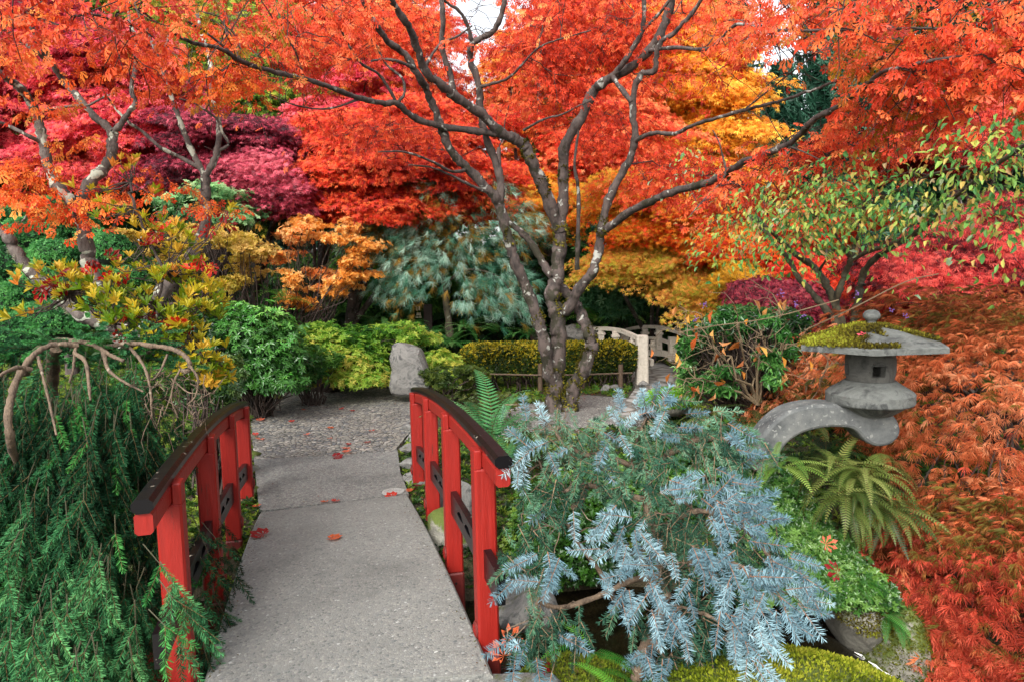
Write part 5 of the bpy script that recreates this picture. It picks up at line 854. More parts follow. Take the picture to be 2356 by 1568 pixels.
# ------------------------------------------------------------------ yellow azalea in front at left
YA = thing('yellow_azalea', 'open azalea bush with yellow green and orange tinged leaf rosettes at left', 'azalea', P(330, 800, 4.1)); mb, sb = MB(), MB(); pos, dr = [], []
for (px, py, Y, rx, ry, n) in [(110, 640, 4.1, 60, 40, 22), (190, 670, 4.1, 70, 50, 34), (280, 700, 4, 60, 60, 34), (300, 620, 4.2, 40, 30, 10), (390, 560, 4.4, 60, 50, 34), (430, 640, 4.3, 60, 50, 34), (330, 520, 4.4, 30, 40, 8), (290, 380, 4.4, 28, 26, 7), (230, 440, 4.4, 20, 16, 4), (260, 490, 4.4, 30, 30, 7), (440, 720, 4.1, 60, 50, 36), (400, 790, 4, 60, 50, 26), (470, 830, 4, 50, 60, 30), (510, 860, 4, 30, 30, 10), (60, 720, 4, 35, 20, 5), (550, 490, 4.5, 14, 14, 3), (360, 440, 4.5, 14, 12, 2), (480, 690, 4.1, 40, 40, 14), (340, 740, 4, 80, 50, 24)]:
    b = ball(int(n * 1.4)) * [rx * mpp(Y), .25, ry * mpp(Y)] + P(px, py, Y); pos.append(b)
p = np.concatenate(pos); n = len(p); B0 = P(330, 830, 4.2); tip = unit(unit(p - B0) * .5 + [0, -.25, .55] + RN.normal(0, .3, (n, 3)))
scatter(mb, [rosette(oval(.135, .06, .05, belly=.66), 7, .95, 1, s, rings=1) for s in range(6)], p, RN.normal(size=(n, 3)), tip, .068 * RN.uniform(.6, 1.3, n), colour(p, pal('5c7a14 8a9418 aa9c1e bca028 c8a034 cc7c30'), 2.5, .9)); mb.obj('foliage', M_LEAF, YA)
hub = [P(a, b, Y) for a, b, Y in ((330, 810, 4.1), (250, 740, 4.05), (360, 700, 4.15), (420, 760, 4.1), (380, 620, 4.25), (340, 560, 4.35), (160, 680, 4.1), (310, 480, 4.4), (300, 420, 4.4), (460, 700, 4.15), (450, 800, 4.05))]
for a, b in ((0, 1), (0, 2), (0, 3), (2, 4), (4, 5), (1, 6), (5, 7), (7, 8), (2, 9), (3, 10)): twig(sb, hub[a], hub[b], .01, .007, .03, 6, 7)
hp = np.column_stack([np.array(hub), np.full(len(hub), .006)])
for q in p: j = np.argmin(np.linalg.norm(hp[:, :3] - q, axis=1)); twig(sb, hp[j, :3], q, .0045, .002, -.06, 4, 6, .06)
sb.obj('stems', M_TWIG, YA)
# caught red leaves
mb = MB(); q = np.concatenate([ball(5) * [.12, .1, .08] + P(a, b, 3.98) for a, b in ((300, 730), (400, 730), (240, 610), (470, 600), (120, 640), (330, 540), (480, 500))]); scatter(mb, ML[:2], q, RN.normal(size=(len(q), 3)), RN.normal(size=(len(q), 3)) + [0, 0, -1], .07, colour(q, pal('7c1410 a81e14 d03c1c'), 3, 1)); tag(mb.obj('caught_maple_leaves', M_LEAF), 'dark red fallen maple leaves caught in the yellow azalea', 'leaves', kind='stuff')
#--FOREGROUND--
# ------------------------------------------------------------------ conifer shoots
NS = [shoot(120, .16, .011, .8, s, .4, .014) for s in range(6)]; BS = [shoot(124, .26, .0095, .42, 20 + s, .1, .018) for s in range(6)]; GSH = [shoot(96, .22, .0105, .6, 40 + s, .15, .022) for s in range(5)]
SPST = lin('5c4a30')
# weeping spruce on the left
SP = thing('weeping_spruce', 'dark green weeping spruce with hanging branches beside the left bridge rail', 'spruce', P(150, 1560, 2.9))
LIMB = [([(130, 1250, 3.2), (60, 1120, 2.9), (26, 1020, 2.62), (18, 960, 2.6), (28, 905, 2.68), (45, 860, 2.75), (66, 830, 2.8), (88, 807, 2.85), (120, 794, 2.9), (150, 791, 2.92), (180, 794, 2.95)], .017, .01), ([(60, 860, 3.2), (80, 810, 3.1), (128, 784, 3.05), (165, 784, 3.0), (205, 790, 3.0), (238, 806, 3.0), (262, 820, 3.0), (285, 830, 3.0)], .014, .008), ([(240, 800, 3.1), (300, 790, 3.1), (349, 795, 3.1), (390, 801, 3.1), (415, 811, 3.05), (432, 826, 3.0), (437, 840, 3.0), (432, 853, 3.0), (420, 852, 3.05)], .012, .009), ([(175, 793, 2.95), (172, 815, 2.93), (168, 850, 2.9), (160, 880, 2.88)], .008, .004), ([(172, 812, 2.93), (195, 830, 2.9), (203, 870, 2.85), (208, 920, 2.82)], .01, .005), ([(88, 820, 2.83), (100, 870, 2.75), (115, 930, 2.7), (130, 1000, 2.6)], .007, .004), ([(120, 1600, 3.4), (110, 1300, 3.35), (110, 1000, 3.3), (120, 860, 3.2), (130, 800, 3.0)], .05, .02), ([(238, 807, 3), (250, 850, 2.95), (290, 880, 2.9), (330, 900, 2.9)], .01, .004), ([(437, 840, 3), (455, 870, 2.95), (450, 910, 2.95), (430, 930, 2.95)], .006, .003), ([(415, 850, 3.05), (400, 880, 3), (395, 920, 3), (410, 960, 3)], .006, .003), ([(385, 815, 3.05), (370, 850, 3), (355, 870, 3), (330, 875, 3)], .006, .003), ([(300, 800, 3.1), (330, 840, 3), (345, 890, 2.95), (350, 960, 2.9)], .008, .004), ([(395, 870, 3), (430, 900, 2.95), (460, 905, 2.95)], .004, .002), ([(72, 850, 2.75), (40, 845, 2.7), (0, 862, 2.6), (-30, 880, 2.6)], .01, .006)]
sk, _ = branches(SP, LIMB, M_SBARK, k=9, rough=.07)
pos, nr, tp_, sz, cl = [], [], [], [], []; sb = MB()
def hang(px, py, Y, L, sway, back=0., fwd=.12, dens=1.0, green=0.0):
    """one pendulous branch from the picture place, hanging L metres, with side shoots"""
    a = P(px, py, Y); n = max(3, int(L / .058)); t = np.linspace(0, 1, n); dirx = sway; q = a + np.stack([dirx * L * t + .012 * np.sin(t * 9 + px), -fwd * L * np.sin(t * 1.6) * 1.2 - .03 * t, -L * (t * .95 + .05 * t * t) + .04 * np.sin(t * 3) * L], -1); tube(sb, q, np.linspace(.0022, .001, n), 4, 0, cap=False)
    tg = unit(np.gradient(q, axis=0))
    for i in range(1, n):
        for sg in ((-1, 1) if RN.uniform() < .8 * dens else (RN.choice([-1, 1]),)):
            side = unit(np.array([sg, -.35, .1]) + RN.normal(0, .2, 3)); d = unit(tg[i] * RN.uniform(.9, 1.3) + side * RN.uniform(.4, .85)); pos.append(q[i]); tp_.append(d); nr.append([0, -1, .35]); sz.append(RN.uniform(.11, .175) * (1.1 - .3 * t[i])); cl.append(green)
    pos.append(q[-1]); tp_.append(unit(tg[-1] + [0, -.1, 0])); nr.append([0, -1, .3]); sz.append(.15); cl.append(green)
def surfY(px, py): return 3.05 - .95 * np.clip((py - 790) / 780, 0, 1.1) ** .9 + .0011 * max(0, px - 200)
for k in range(190):
    py = 800 + 700 * RN.uniform(0, 1) ** 1.05; xr = np.interp(py, [790, 860, 950, 1100, 1300, 1568], [330, 410, 400, 350, 330, 320]); px = RN.uniform(-170, xr); lay = RN.uniform(0, .22)
    hang(px, py, surfY(px, py) + lay, RN.uniform(.28, .55), RN.normal(.02, .1) + .12 * (px > xr - 60), fwd=.16, green=RN.uniform(0, .6))
for k in range(70):
    py = RN.uniform(800, 960); px = RN.uniform(-120, 340); hang(px, py, surfY(px, py) - RN.uniform(.0, .12), RN.uniform(.2, .42), RN.normal(.05, .12), fwd=.12, green=.5)
for k in range(80):                                                # inner layer closes the mound; kept darker, its shade put into the colour
    py = RN.uniform(840, 1480); xr = np.interp(py, [840, 950, 1100, 1568], [430, 440, 390, 330]); px = RN.uniform(-200, xr); hang(px, py, surfY(px, py) + RN.uniform(.3, .55), RN.uniform(.4, .6), RN.normal(0, .1), green=-.2)
for px, py, Y in [(x, 800 + 28 * math.sin(x * .05), surfY(x, 800) + .02 * (x % 5)) for x in range(-160, 440, 14)]:  # shoots over the crest
    a = P(px, py, Y)
    for _ in range(5): pos.append(a + RN.normal(0, .04, 3)); tp_.append(unit([RN.normal(.1, .6), -.5, RN.uniform(-.2, .35)])); nr.append([0, -.3, 1]); sz.append(RN.uniform(.08, .13)); cl.append(.7)
for (px, py, Y, L, sw) in [(440, 1180, 3.1, .28, .5), (470, 1200, 3.2, .25, .6), (450, 1250, 3.0, .3, .45), (460, 1320, 2.95, .32, .3), (450, 1380, 2.8, .28, .4), (480, 1160, 3.4, .2, .7), (455, 1430, 2.7, .22, .4), (430, 1300, 2.9, .45, .1), (395, 1240, 2.85, .1, .3), (360, 1290, 2.2, .14, .9), (370, 1330, 2.15, .12, .9), (350, 1400, 2.1, .1, .9), (330, 1250, 2.25, .14, .8), (490, 1340, 3.0, .2, .3), (470, 1460, 2.65, .16, .2)]: hang(px, py, Y, L, sw, fwd=.1, green=.55)
pos, nr, tp_, sz, cl = map(np.array, (pos, nr, tp_, sz, cl)); base = colour(pos, pal('102a1a 1b4228 2c5e38 427a4a 5c945a'), 2.4, .6); lt = pal('347a34 4c9444')[RN.integers(0, 2, len(pos))]; w = ((cl + RN.normal(0, .3, len(pos))) > .85)[:, None] * .6; base = base * (1 - w) + lt * w
mb = MB(); scatter(mb, NS, pos, nr + RN.normal(0, .2, (len(pos), 3)), tp_, sz, base, SPST); mb.obj('foliage', M_NEEDLE, SP); sb.obj('hanging_branchlets', mat('green_brown_stem', plain('3c3a26', .8, .2, 40)), SP)
# bare curly twigs at the right shoulder
mb = MB()
for k in range(46): a = P(RN.uniform(330, 480), RN.uniform(830, 960), RN.uniform(2.9, 3.1)); b = a + RN.normal(0, .07, 3) + [0, -.02, -.04]; twig(mb, a, b, .0025, .001, RN.uniform(-.5, .5), 3, 7, .12)
mb.obj('bare_twigs', M_SBARK, SP)

# blue spruce on the right
BP = thing('blue_spruce', 'weeping blue spruce with silvery blue shoot tips in front of the stream', 'spruce', P(1470, 1600, 2.5))
LB = [([(1455, 1620, 2.45), (1468, 1540, 2.5), (1490, 1470, 2.55), (1525, 1400, 2.6), (1530, 1330, 2.65), (1505, 1240, 2.7), (1490, 1160, 2.75), (1500, 1090, 2.8), (1545, 1040, 2.8), (1600, 1010, 2.8)], .03, .012), ([(1288, 1215, 2.6), (1296, 1203, 2.62), (1308, 1208, 2.64), (1325, 1240, 2.66), (1352, 1275, 2.68), (1385, 1322, 2.7), (1410, 1370, 2.7), (1425, 1400, 2.7)], .006, .011), ([(1235, 1360, 2.5), (1240, 1380, 2.5), (1262, 1392, 2.52), (1300, 1396, 2.55), (1350, 1380, 2.6), (1400, 1360, 2.65), (1450, 1335, 2.65), (1520, 1320, 2.65)], .007, .013), ([(1320, 1165, 2.65), (1335, 1155, 2.7), (1345, 1128, 2.72), (1352, 1118, 2.72)], .016, .012), ([(1300, 1130, 2.65), (1325, 1118, 2.68), (1355, 1115, 2.7), (1390, 1125, 2.75), (1440, 1140, 2.75), (1495, 1150, 2.75)], .009, .014), ([(1300, 1030, 2.7), (1280, 990, 2.75), (1300, 985, 2.75), (1330, 1040, 2.75), (1400, 1050, 2.8), (1500, 1090, 2.8)], .006, .012), ([(1600, 1010, 2.8), (1660, 1010, 2.75), (1700, 1030, 2.7), (1740, 1080, 2.65)], .014, .006), ([(1510, 1230, 2.7), (1580, 1180, 2.6), (1650, 1180, 2.5), (1720, 1220, 2.45), (1770, 1280, 2.4)], .014, .006), ([(1530, 1330, 2.65), (1600, 1290, 2.5), (1700, 1300, 2.4), (1780, 1350, 2.35)], .014, .006), ([(1525, 1390, 2.6), (1580, 1400, 2.5), (1640, 1420, 2.4), (1700, 1460, 2.35)], .012, .005), ([(1495, 1460, 2.55), (1520, 1500, 2.5), (1550, 1530, 2.5)], .01, .005), ([(1240, 1370, 2.5), (1235, 1400, 2.48), (1250, 1440, 2.45), (1290, 1470, 2.45)], .007, .004), ([(1450, 1060, 2.8), (1470, 1000, 2.85), (1500, 930, 2.9), (1520, 885, 2.92)], .007, .003), ([(1240, 1060, 2.7), (1260, 1100, 2.7), (1300, 1130, 2.68)], .004, .006)]
sk, ob = branches(BP, LB, M_SBARK, k=10, rough=.08)
pos, nr, tp_, sz = [], [], [], []; g_pos, g_nr, g_tp, g_sz = [], [], [], []
def fan(px, py, Y, dx, dy, n, spread, L, out, r=26):
    """shoots of one branch end: direction (dx, dy) in the picture, dy down"""
    c = P(px, py, Y); base = unit(np.array([dx, -.35, -dy], float)); P_, N_, T_, S_ = out
    for i in range(n):
        d = unit(base + RN.normal(0, spread, 3)); p = c + RN.normal(0, 1, 3) * mpp(Y) * r * [1, .6, 1] * .6 - d * .03; P_.append(p); T_.append(d); N_.append([RN.normal(0, .3), -.7, .7]); S_.append(L * RN.uniform(.7, 1.2))
Bl = (pos, nr, tp_, sz); Gr = (g_pos, g_nr, g_tp, g_sz)
for a in [(1570, 1115, 2.5, .7, -.4, 9), (1610, 1140, 2.5, .2, .6, 8), (1670, 1150, 2.42, 1, -.1, 12), (1730, 1165, 2.4, 1, .1, 13), (1790, 1180, 2.38, 1, -.2, 8), (1640, 1200, 2.42, .2, .8, 9), (1740, 1210, 2.4, .8, .6, 8), (1430, 1195, 2.5, -.7, .3, 9), (1400, 1240, 2.5, -.8, .4, 9), (1460, 1250, 2.5, .2, .9, 10), (1500, 1260, 2.48, .5, .9, 8), (1440, 1320, 2.45, -.6, .3, 9), (1480, 1370, 2.42, -.3, .8, 11), (1540, 1350, 2.4, .3, .9, 9), (1560, 1420, 2.38, .2, 1, 12), (1520, 1430, 2.38, -.3, .9, 9), (1650, 1290, 2.38, -.3, .9, 10), (1700, 1320, 2.36, .3, .9, 10), (1770, 1330, 2.33, .9, .4, 12), (1820, 1320, 2.33, .9, .3, 10), (1860, 1350, 2.3, 1, .4, 12), (1900, 1380, 2.3, .8, .7, 9), (1830, 1400, 2.3, .4, .9, 11), (1770, 1410, 2.3, .2, 1, 11), (1690, 1420, 2.32, -.1, 1, 11), (1720, 1470, 2.3, .3, 1, 10), (1790, 1470, 2.28, .3, 1, 9), (1800, 1520, 2.26, .4, 1, 7), (1660, 1350, 2.34, -.4, .8, 8), (1620, 1290, 2.4, -.2, .8, 6), (1855, 1270, 2.35, .8, .2, 7), (1390, 1000, 2.75, .4, .5, 6), (1370, 1050, 2.72, .1, .9, 6), (1410, 960, 2.8, .2, -.6, 5), (1455, 940, 2.85, -.3, -.7, 6), (1490, 925, 2.88, .5, -.9, 7), (1505, 900, 2.9, .35, -1, 4), (1240, 970, 2.7, -.2, -.8, 5), (1225, 1010, 2.65, -.5, .3, 6), (1205, 1060, 2.6, -.4, .7, 7), (1260, 1035, 2.65, .2, .7, 4), (1320, 1170, 2.6, .5, .5, 4), (1260, 1300, 2.5, -.1, .9, 10), (1290, 1320, 2.48, .3, 1, 8), (1230, 1290, 2.5, -.6, .7, 5), (1170, 1320, 2.45, -.8, .1, 5), (1190, 1460, 2.42, -.7, .1, 5), (1300, 1470, 2.4, .6, .2, 7), (1200, 1510, 2.4, -.1, .9, 6), (1265, 1530, 2.38, .1, 1, 5), (1590, 970, 2.78, .2, -.3, 5), (1670, 990, 2.7, .4, .4, 3), (1560, 1000, 2.7, -.2, .9, 4), (1752, 1050, 2.6, .8, .5, 3), (1480, 1500, 2.45, -.6, .7, 5), (1520, 1545, 2.4, 0, 1, 8), (1690, 1100, 2.6, .8, -.1, 3)]:
    a = (a[0] - 34 * (a[0] > 1780) - 20 * (1700 < a[0] <= 1780),) + a[1:]
    fan(*a[:5], max(2, int(a[5] * (.62 if a[1] > 1090 and a[0] > 1400 else .45))), .45, .118, Bl, 34)
for a in [(1260, 1000, 2.72, -.2, .8, 9), (1300, 1010, 2.74, .1, .8, 10), (1345, 1000, 2.76, .6, .4, 9), (1350, 1080, 2.72, -.5, .7, 11), (1400, 1100, 2.72, .2, .9, 10), (1300, 1110, 2.66, -.5, .8, 10), (1260, 1140, 2.62, -.2, .9, 8), (1250, 1230, 2.58, .1, .9, 11), (1220, 1280, 2.52, -.5, .8, 10), (1260, 1190, 2.6, .2, .7, 8), (1430, 990, 2.82, .4, .6, 11), (1480, 1010, 2.84, .1, .9, 12), (1530, 990, 2.84, .6, .4, 12), (1590, 990, 2.82, .7, .5, 12), (1640, 1000, 2.76, .8, .5, 13), (1690, 1020, 2.72, .7, .8, 13), (1720, 1060, 2.66, .3, 1, 11), (1660, 1060, 2.7, 0, 1, 11), (1600, 1050, 2.75, -.2, 1, 11), (1540, 1060, 2.76, 0, 1, 11), (1480, 1080, 2.76, -.5, .8, 10), (1430, 1130, 2.7, -.2, .8, 10), (1520, 1150, 2.66, .2, .9, 13), (1580, 1210, 2.6, .1, 1, 14), (1630, 1230, 2.56, .3, .9, 13), (1560, 1270, 2.58, 0, 1, 13), (1600, 1320, 2.52, .2, .9, 13), (1680, 1250, 2.5, .6, .6, 13), (1740, 1280, 2.46, .6, .6, 12), (1540, 1200, 2.64, -.5, .6, 10), (1240, 1430, 2.45, -.3, .7, 9), (1280, 1440, 2.45, .3, .9, 9), (1230, 1480, 2.42, 0, 1, 8), (1580, 1470, 2.46, .2, .9, 12), (1620, 1390, 2.46, .2, .9, 12), (1500, 1540, 2.5, .1, 1, 12), (1560, 1540, 2.46, .3, 1, 12), (1640, 1480, 2.42, .2, 1, 9), (1470, 1420, 2.56, -.2, .9, 7), (1700, 1380, 2.42, .4, .8, 10)]:
    fan(*a[:5], int(a[5] * 1.35), .5, .115, Gr, 54)
A = lambda q: np.array(q, float)
mb = MB(); n = len(pos); scatter(mb, BS, A(pos), A(nr), A(tp_), A(sz), colour(A(pos), pal('5e7c86 7896a0 92b0b8 aac6cc'), 4, .9), lin('8a6248')); mb.obj('blue_shoots', M_NEEDLE, BP)
mb = MB(); scatter(mb, GSH, A(g_pos), A(g_nr), A(g_tp), A(g_sz), colour(A(g_pos), pal('1c3a2c 2c5040 42684e 5c8468 74987c'), 3, .9), lin('75614c')); mb.obj('green_shoots', M_NEEDLE, BP)
tw = MB()
for p_, T_ in ((A(pos), A(tp_)), (A(g_pos), A(g_tp))):
    for q, d in zip(p_[::2], T_[::2]): j = np.argmin(np.linalg.norm(sk[:, :3] - q, axis=1)); 
    for q in p_[::3]:
        j = int(np.argmin(np.linalg.norm(sk[:, :3] - q, axis=1)))
        if np.linalg.norm(sk[j, :3] - q) < .4: twig(tw, sk[j, :3], q, .003, .002, .1, 3, 5, .05)
tw.obj('twigs', M_SBARK, BP)

# ------------------------------------------------------------------ laceleaf maple mound
LM = thing('laceleaf_maple', 'weeping laceleaf maple mound with feathery coral orange and olive leaves at right', 'maple tree', (3.5, 4.9, -.3)); LL = [laceleaf(s) for s in range(6)]
mb = MB(); tot = []
for (c, r, n) in [((3.55, 5.0, .0), (1.62, 1.65, 1.42), 25000), ((2.75, 3.55, -.35), (.85, .75, .75), 8500), ((2.25, 3.3, -.75), (.42, .42, .5), 1800), ((2.25, 5.3, .1), (.5, .5, .75), 1800)]:
    c, r = np.array(c), np.array(r); d = unit(RN.normal(size=(n * 2, 3))); d = d[(d[:, 2] > -.35) & (d[:, 1] < .45)][:n]; n = len(d); step = .035 * np.sin(d[:, 2] * 22 + 5 * noise(d, 3.5)); lum = 1 + .11 * noise(d, 3, 2) + .07 * noise(d, 8, 4) + step
    kk = (noise(d, 7, 8) + .5 * noise(d, 15, 3) > -.62) | (RN.uniform(0, 1, n) < .3); d, lum = d[kk], lum[kk]; n = len(d); p = c + d * r * (lum * RN.uniform(.8, 1.05, n) ** .8)[:, None]; nn = unit(d / r); dn = unit(np.array([0, 0, -1.]) - (nn @ np.array([0, 0, -1.]))[:, None] * nn); tot.append((p, nn, unit(dn * .9 + nn * .38 + [-.15, -.1, 0] + RN.normal(0, .35, (n, 3)) + .5 * np.stack([noise(p, 3, 6), 0 * p[:, 0], 0 * p[:, 0]], -1))))
p, nn, tt = (np.concatenate([t[i] for t in tot]) for i in range(3)); n = len(p)
base = colour(p, pal('744420 ac5c34 cc7044 dc8c5c e4a478'), 1.8, .8, 1, .2); oliv = colour(p, pal('4c4c1c 6c6428 8c7a38 a87c40 985c30'), 2.5, .9); coral = colour(p, pal('a84434 d45c44 e87458 f08c68 eca068'), 2, .8)
def near(a, b, Y, s): q = P(a, b, Y); return np.exp(-((p - q) ** 2).sum(1) / (2 * s * s))
wo_ = np.clip(1.25 * near(2170, 1120, 3.4, .27) + .9 * near(2300, 1060, 3.3, .22) + .5 * near(2250, 830, 3.8, .2) + 0.5 * noise(p, 2.2, 7) + .08, 0, 1); wc = np.clip(1.3 * near(2180, 1400, 3.0, .5) - wo_, 0, 1)
sel = RN.uniform(0, 1, n); base = np.where((sel < wo_)[:, None], oliv, np.where((sel > 1 - wc)[:, None], coral, base))
scatter(mb, LL, p, nn + RN.normal(0, .3, (n, 3)), tt, .055 * RN.uniform(.55, 1.5, n), base, lin('7a3020')); mb.obj('foliage', M_LEAF, LM)
mb = MB(); h = np.array([3.6, 5.0, .1]); tube(mb, cr([h - [0, 0, .5], h, h + [-.1, 0, .5]], 4), [.09, .08, .06, .06, .05, .05, .05, .04, .04], 8); mb.obj('trunk', M_BARK, LM)
mb = MB()
for q in p[RN.integers(0, n, 130)]: twig(mb, h + [0, 0, .4], q * .8 + h * .2, .012, .003, .2, 5, 9, .03)
hs = tot[0][0]
for q in RN.integers(0, len(hs), 34):
    a_ = hs[q]; b_ = a_ + tot[0][2][q] * RN.uniform(.3, .6) + tot[0][1][q] * .03; twig(mb, a_, b_, .0035, .0012, .08, 4, 7, .05)
mb.obj('branches', M_TWIG, LM)

# ------------------------------------------------------------------ bare callicarpa-like shrub and pale curving twigs
TS = thing('twiggy_shrub', 'bare shrub of pale crooked twigs with tan leaves and purple berries left of the lantern', 'shrub', P(1740, 930, 5.2)); mb = MB(); tips = []
for (x0, y0, x1, y1) in [(1740, 930, 1640, 800), (1742, 930, 1665, 850), (1745, 930, 1760, 780), (1735, 925, 1600, 870), (1745, 928, 1810, 790), (1740, 925, 1690, 740), (1750, 925, 1760, 860), (1745, 930, 1560, 760), (1740, 930, 1790, 700), (1745, 930, 1580, 900), (1840, 930, 1890, 860), (1835, 935, 1780, 900)]:
    a, b = P(x0, y0, 5.2), P(x1, y1, 5.2 + RN.uniform(-.4, .3)); q = twig(mb, a, b, .011, .005, .12, 6, 8, .06)
    for _ in range(7):
        s = q[RN.integers(3, 8)]; e = s + unit(b - a + RN.normal(0, .5, 3)) * RN.uniform(.12, .4) * [1, 1, .7]; q2 = twig(mb, s, e, .0045, .0016, RN.uniform(-.2, .25), 4, 6, .09); tips.append(e)
        for _ in range(2): s2 = q2[RN.integers(2, 6)]; e2 = s2 + RN.normal(0, .09, 3); twig(mb, s2, e2, .002, .001, .1, 3, 4, .1); tips.append(e2)
for l in ([(1890, 870, 4.4), (1905, 840, 4.4), (1900, 820, 4.4), (1880, 806, 4.4), (1868, 800, 4.4)], [(1858, 928, 4.5), (1880, 900, 4.5), (1892, 868, 4.4), (1905, 830, 4.4)], [(1560, 765, 4.6), (1640, 750, 4.5), (1720, 740, 4.4), (1800, 725, 4.3), (1930, 690, 4.2)], [(1850, 760, 4.5), (1960, 710, 4.3), (2080, 650, 4.2), (2160, 630, 4.1)]): tube(mb, cr(P(*np.array(l).T), 5), .0035, 4)
mb.obj('stems', mat('pale_twig', plain('65553f', .8, .25, 30)), TS); tips = np.array(tips); k = tips[RN.uniform(0, 1, len(tips)) < .3]; k = k + RN.normal(0, .02, k.shape); n = len(k); mb = MB(); scatter(mb, [oval(.2, .2, .3), oval(.16, .25, .1)], k, RN.normal(size=(n, 3)), RN.normal(0, .5, (n, 3)) + [0, 0, -1], .085 * RN.uniform(.7, 1.2, n), colour(k, pal('8c4c1c b0703a c89058 d8a83c c06030'), 5, 1)); mb.obj('leaves', M_LEAF, TS)
MBER = mat('purple_berry', plain('5c3a74', .5, .1))
for (px, py) in ((1848, 728), (1797, 675), (1972, 676), (2052, 713), (2085, 728), (1830, 700), (1620, 700), (1600, 735)):
    c = P(px, py, 4.4); mb = MB()
    for _ in range(10): o_ = RN.normal(0, .009, 3); rock_mesh(mb, c + o_, np.array([.0045] * 3), 3, 0)
    mb.obj('berry_cluster', MBER, TS, True)

# ------------------------------------------------------------------ ferns
def fern(label, px, py, Y, n, L, pl, elev=.9, tplw=.17, dirb=(0, 0), sp=1.0, arc=(1.1, 1.6), group=None, name='fern', gz=None, fn=22):
    b = P(px, py, Y) if gz is None else np.array([P(px, py, Y)[0], Y, gz]); t = thing(name, label, 'fern', b, group); T = [frond(fn, tplw, RN.uniform(*arc), s) for s in range(4)]; a = RN.uniform(0, 6.283, n); e = elev + RN.normal(0, .25, n)
    d = unit(np.stack([np.cos(a) * np.cos(e) * sp + dirb[0], np.sin(a) * np.cos(e) * sp + dirb[1], np.sin(e)], -1)); mb = MB(); p = b + RN.normal(0, .02, (n, 3)); z = np.array([0, 0, 1.]) + RN.normal(0, .15, (n, 3)) + d * [-.6, -.6, 0]
    scatter(mb, T, p, z, d, L * RN.uniform(.7, 1.15, n), colour(p + d * .3, pl, 3, 1), lin('5c4a28')); mb.obj('fronds', M_LEAF, t); return t
FG = pal('1c4a1c 2c6428 3f7e34 5a9844'); FB = pal('2f6a20 4a8c2c 6cac3c 8cc050'); FY = pal('30441c 4a6028 6a7c38 8c9450')
fern('tall dark green sword fern behind the right handrail', 1130, 1015, 5.4, 15, .72, pal('24582c 347040 4a8a52 68a468'), 1.05, .15)
fern('sword fern with reddish lower fronds right of the tall fern', 1210, 1020, 5.7, 11, .5, pal('243c1c 3a5428 4c6c34 70502c'), .85, .15)
fern('dark sword fern low beside the end of the right handrail', 1160, 1080, 4.9, 10, .42, pal('1f5030 346c40 4a8850'), .8, .15)
for i, a in enumerate([(1925, 1080, 3.75, 46, .38), (1985, 1100, 3.6, 48, .4), (1950, 1150, 3.45, 36, .34), (2030, 1170, 3.5, 36, .34)]): fern(['large olive green fern clump directly under the round end of the lantern leg', 'olive green fern clump right below the lantern leg beside the laceleaf', 'olive green fern clump lowest on the lantern bank', 'olive green fern touching the laceleaf maple'][i], *a, FY, .45, .1, (.2, -.3), 1, (1.3, 2.2), 'ferns on the lantern bank')
fern('light green fern curling over the foot of the lantern leg', 1790, 1075, 3.6, 15, .3, pal('5c8434 7ca044 9cb458'), .7, .12, (.1, -.3))
fern('dark fern in the hollow under the lantern arch', 1900, 1040, 4.1, 22, .34, pal('143018 1f4820 2f6428'), .6, .15, (0, -.3))
fern('bright green fern on the mossy waterfall rock', 1975, 1340, 3.35, 9, .22, FB, .5, .17, (.4, -.3))
fern('small green fern hanging below the waterfall rock', 2040, 1420, 3.2, 9, .2, FG, .3, .17, (.3, -.3))
fern('fresh green fern at the bottom edge under the blue spruce', 1370, 1500, 2.45, 6, .26, FB, .5, .14, (.5, -.1)); fern('fern at the very bottom right of the spruce trunk', 1420, 1590, 2.3, 5, .22, FB, .8, .14)
for i, a in enumerate([(1640, 960, 5.2), (1760, 985, 4.8), (1860, 965, 4.7), (1700, 1010, 4.7)]): fern(['feathery fern left of the twiggy shrub base', 'feathery fern in front of the twiggy shrub', 'feathery fern left of the lantern leg', 'feathery fern lowest in front of the twiggy shrub'][i], *a, 18, .36, pal('2a4420 44602c 5f783c 7c8c50'), .5, .13, (-.1, -.2), group='feathery ferns below the twiggy shrub')
for i, a in enumerate([(870, 745, 12), (930, 752, 11.6), (990, 770, 11.2), (1040, 790, 10.8), (1070, 755, 11.6), (1150, 760, 11.5), (1220, 770, 11.4), (900, 770, 11), (960, 795, 10.6)]): fern('green fern beneath the weeping pine, ' + ['first from the left at the back', 'second from the left at the back', 'in front of the pine trunk base', 'nearest to the hedge corner', 'just right of the pine trunk', 'behind the middle of the hedge', 'behind the hedge next to the maple trunks', 'behind the yellow green nandina', 'between nandina and hedge'][i], *a, 20, .55, pal('2f7434 469040 66aa54 94c878'), .6, .16, group='ferns below the weeping pine', fn=14)
for i, a in enumerate([(1370, 735, 12.8), (1420, 735, 12.9), (1345, 715, 13.5)]): fern('bright green fern behind the hedge and right maple stem, ' + ['left one', 'right one', 'rear one'][i], *a, 20, .75, FB, .6, .16, group='bright ferns by the wooden bridge', fn=14)
fern('pale green fern left of the orange shrub', 650, 690, 10, 12, .6, FB, .6, .16, fn=14)

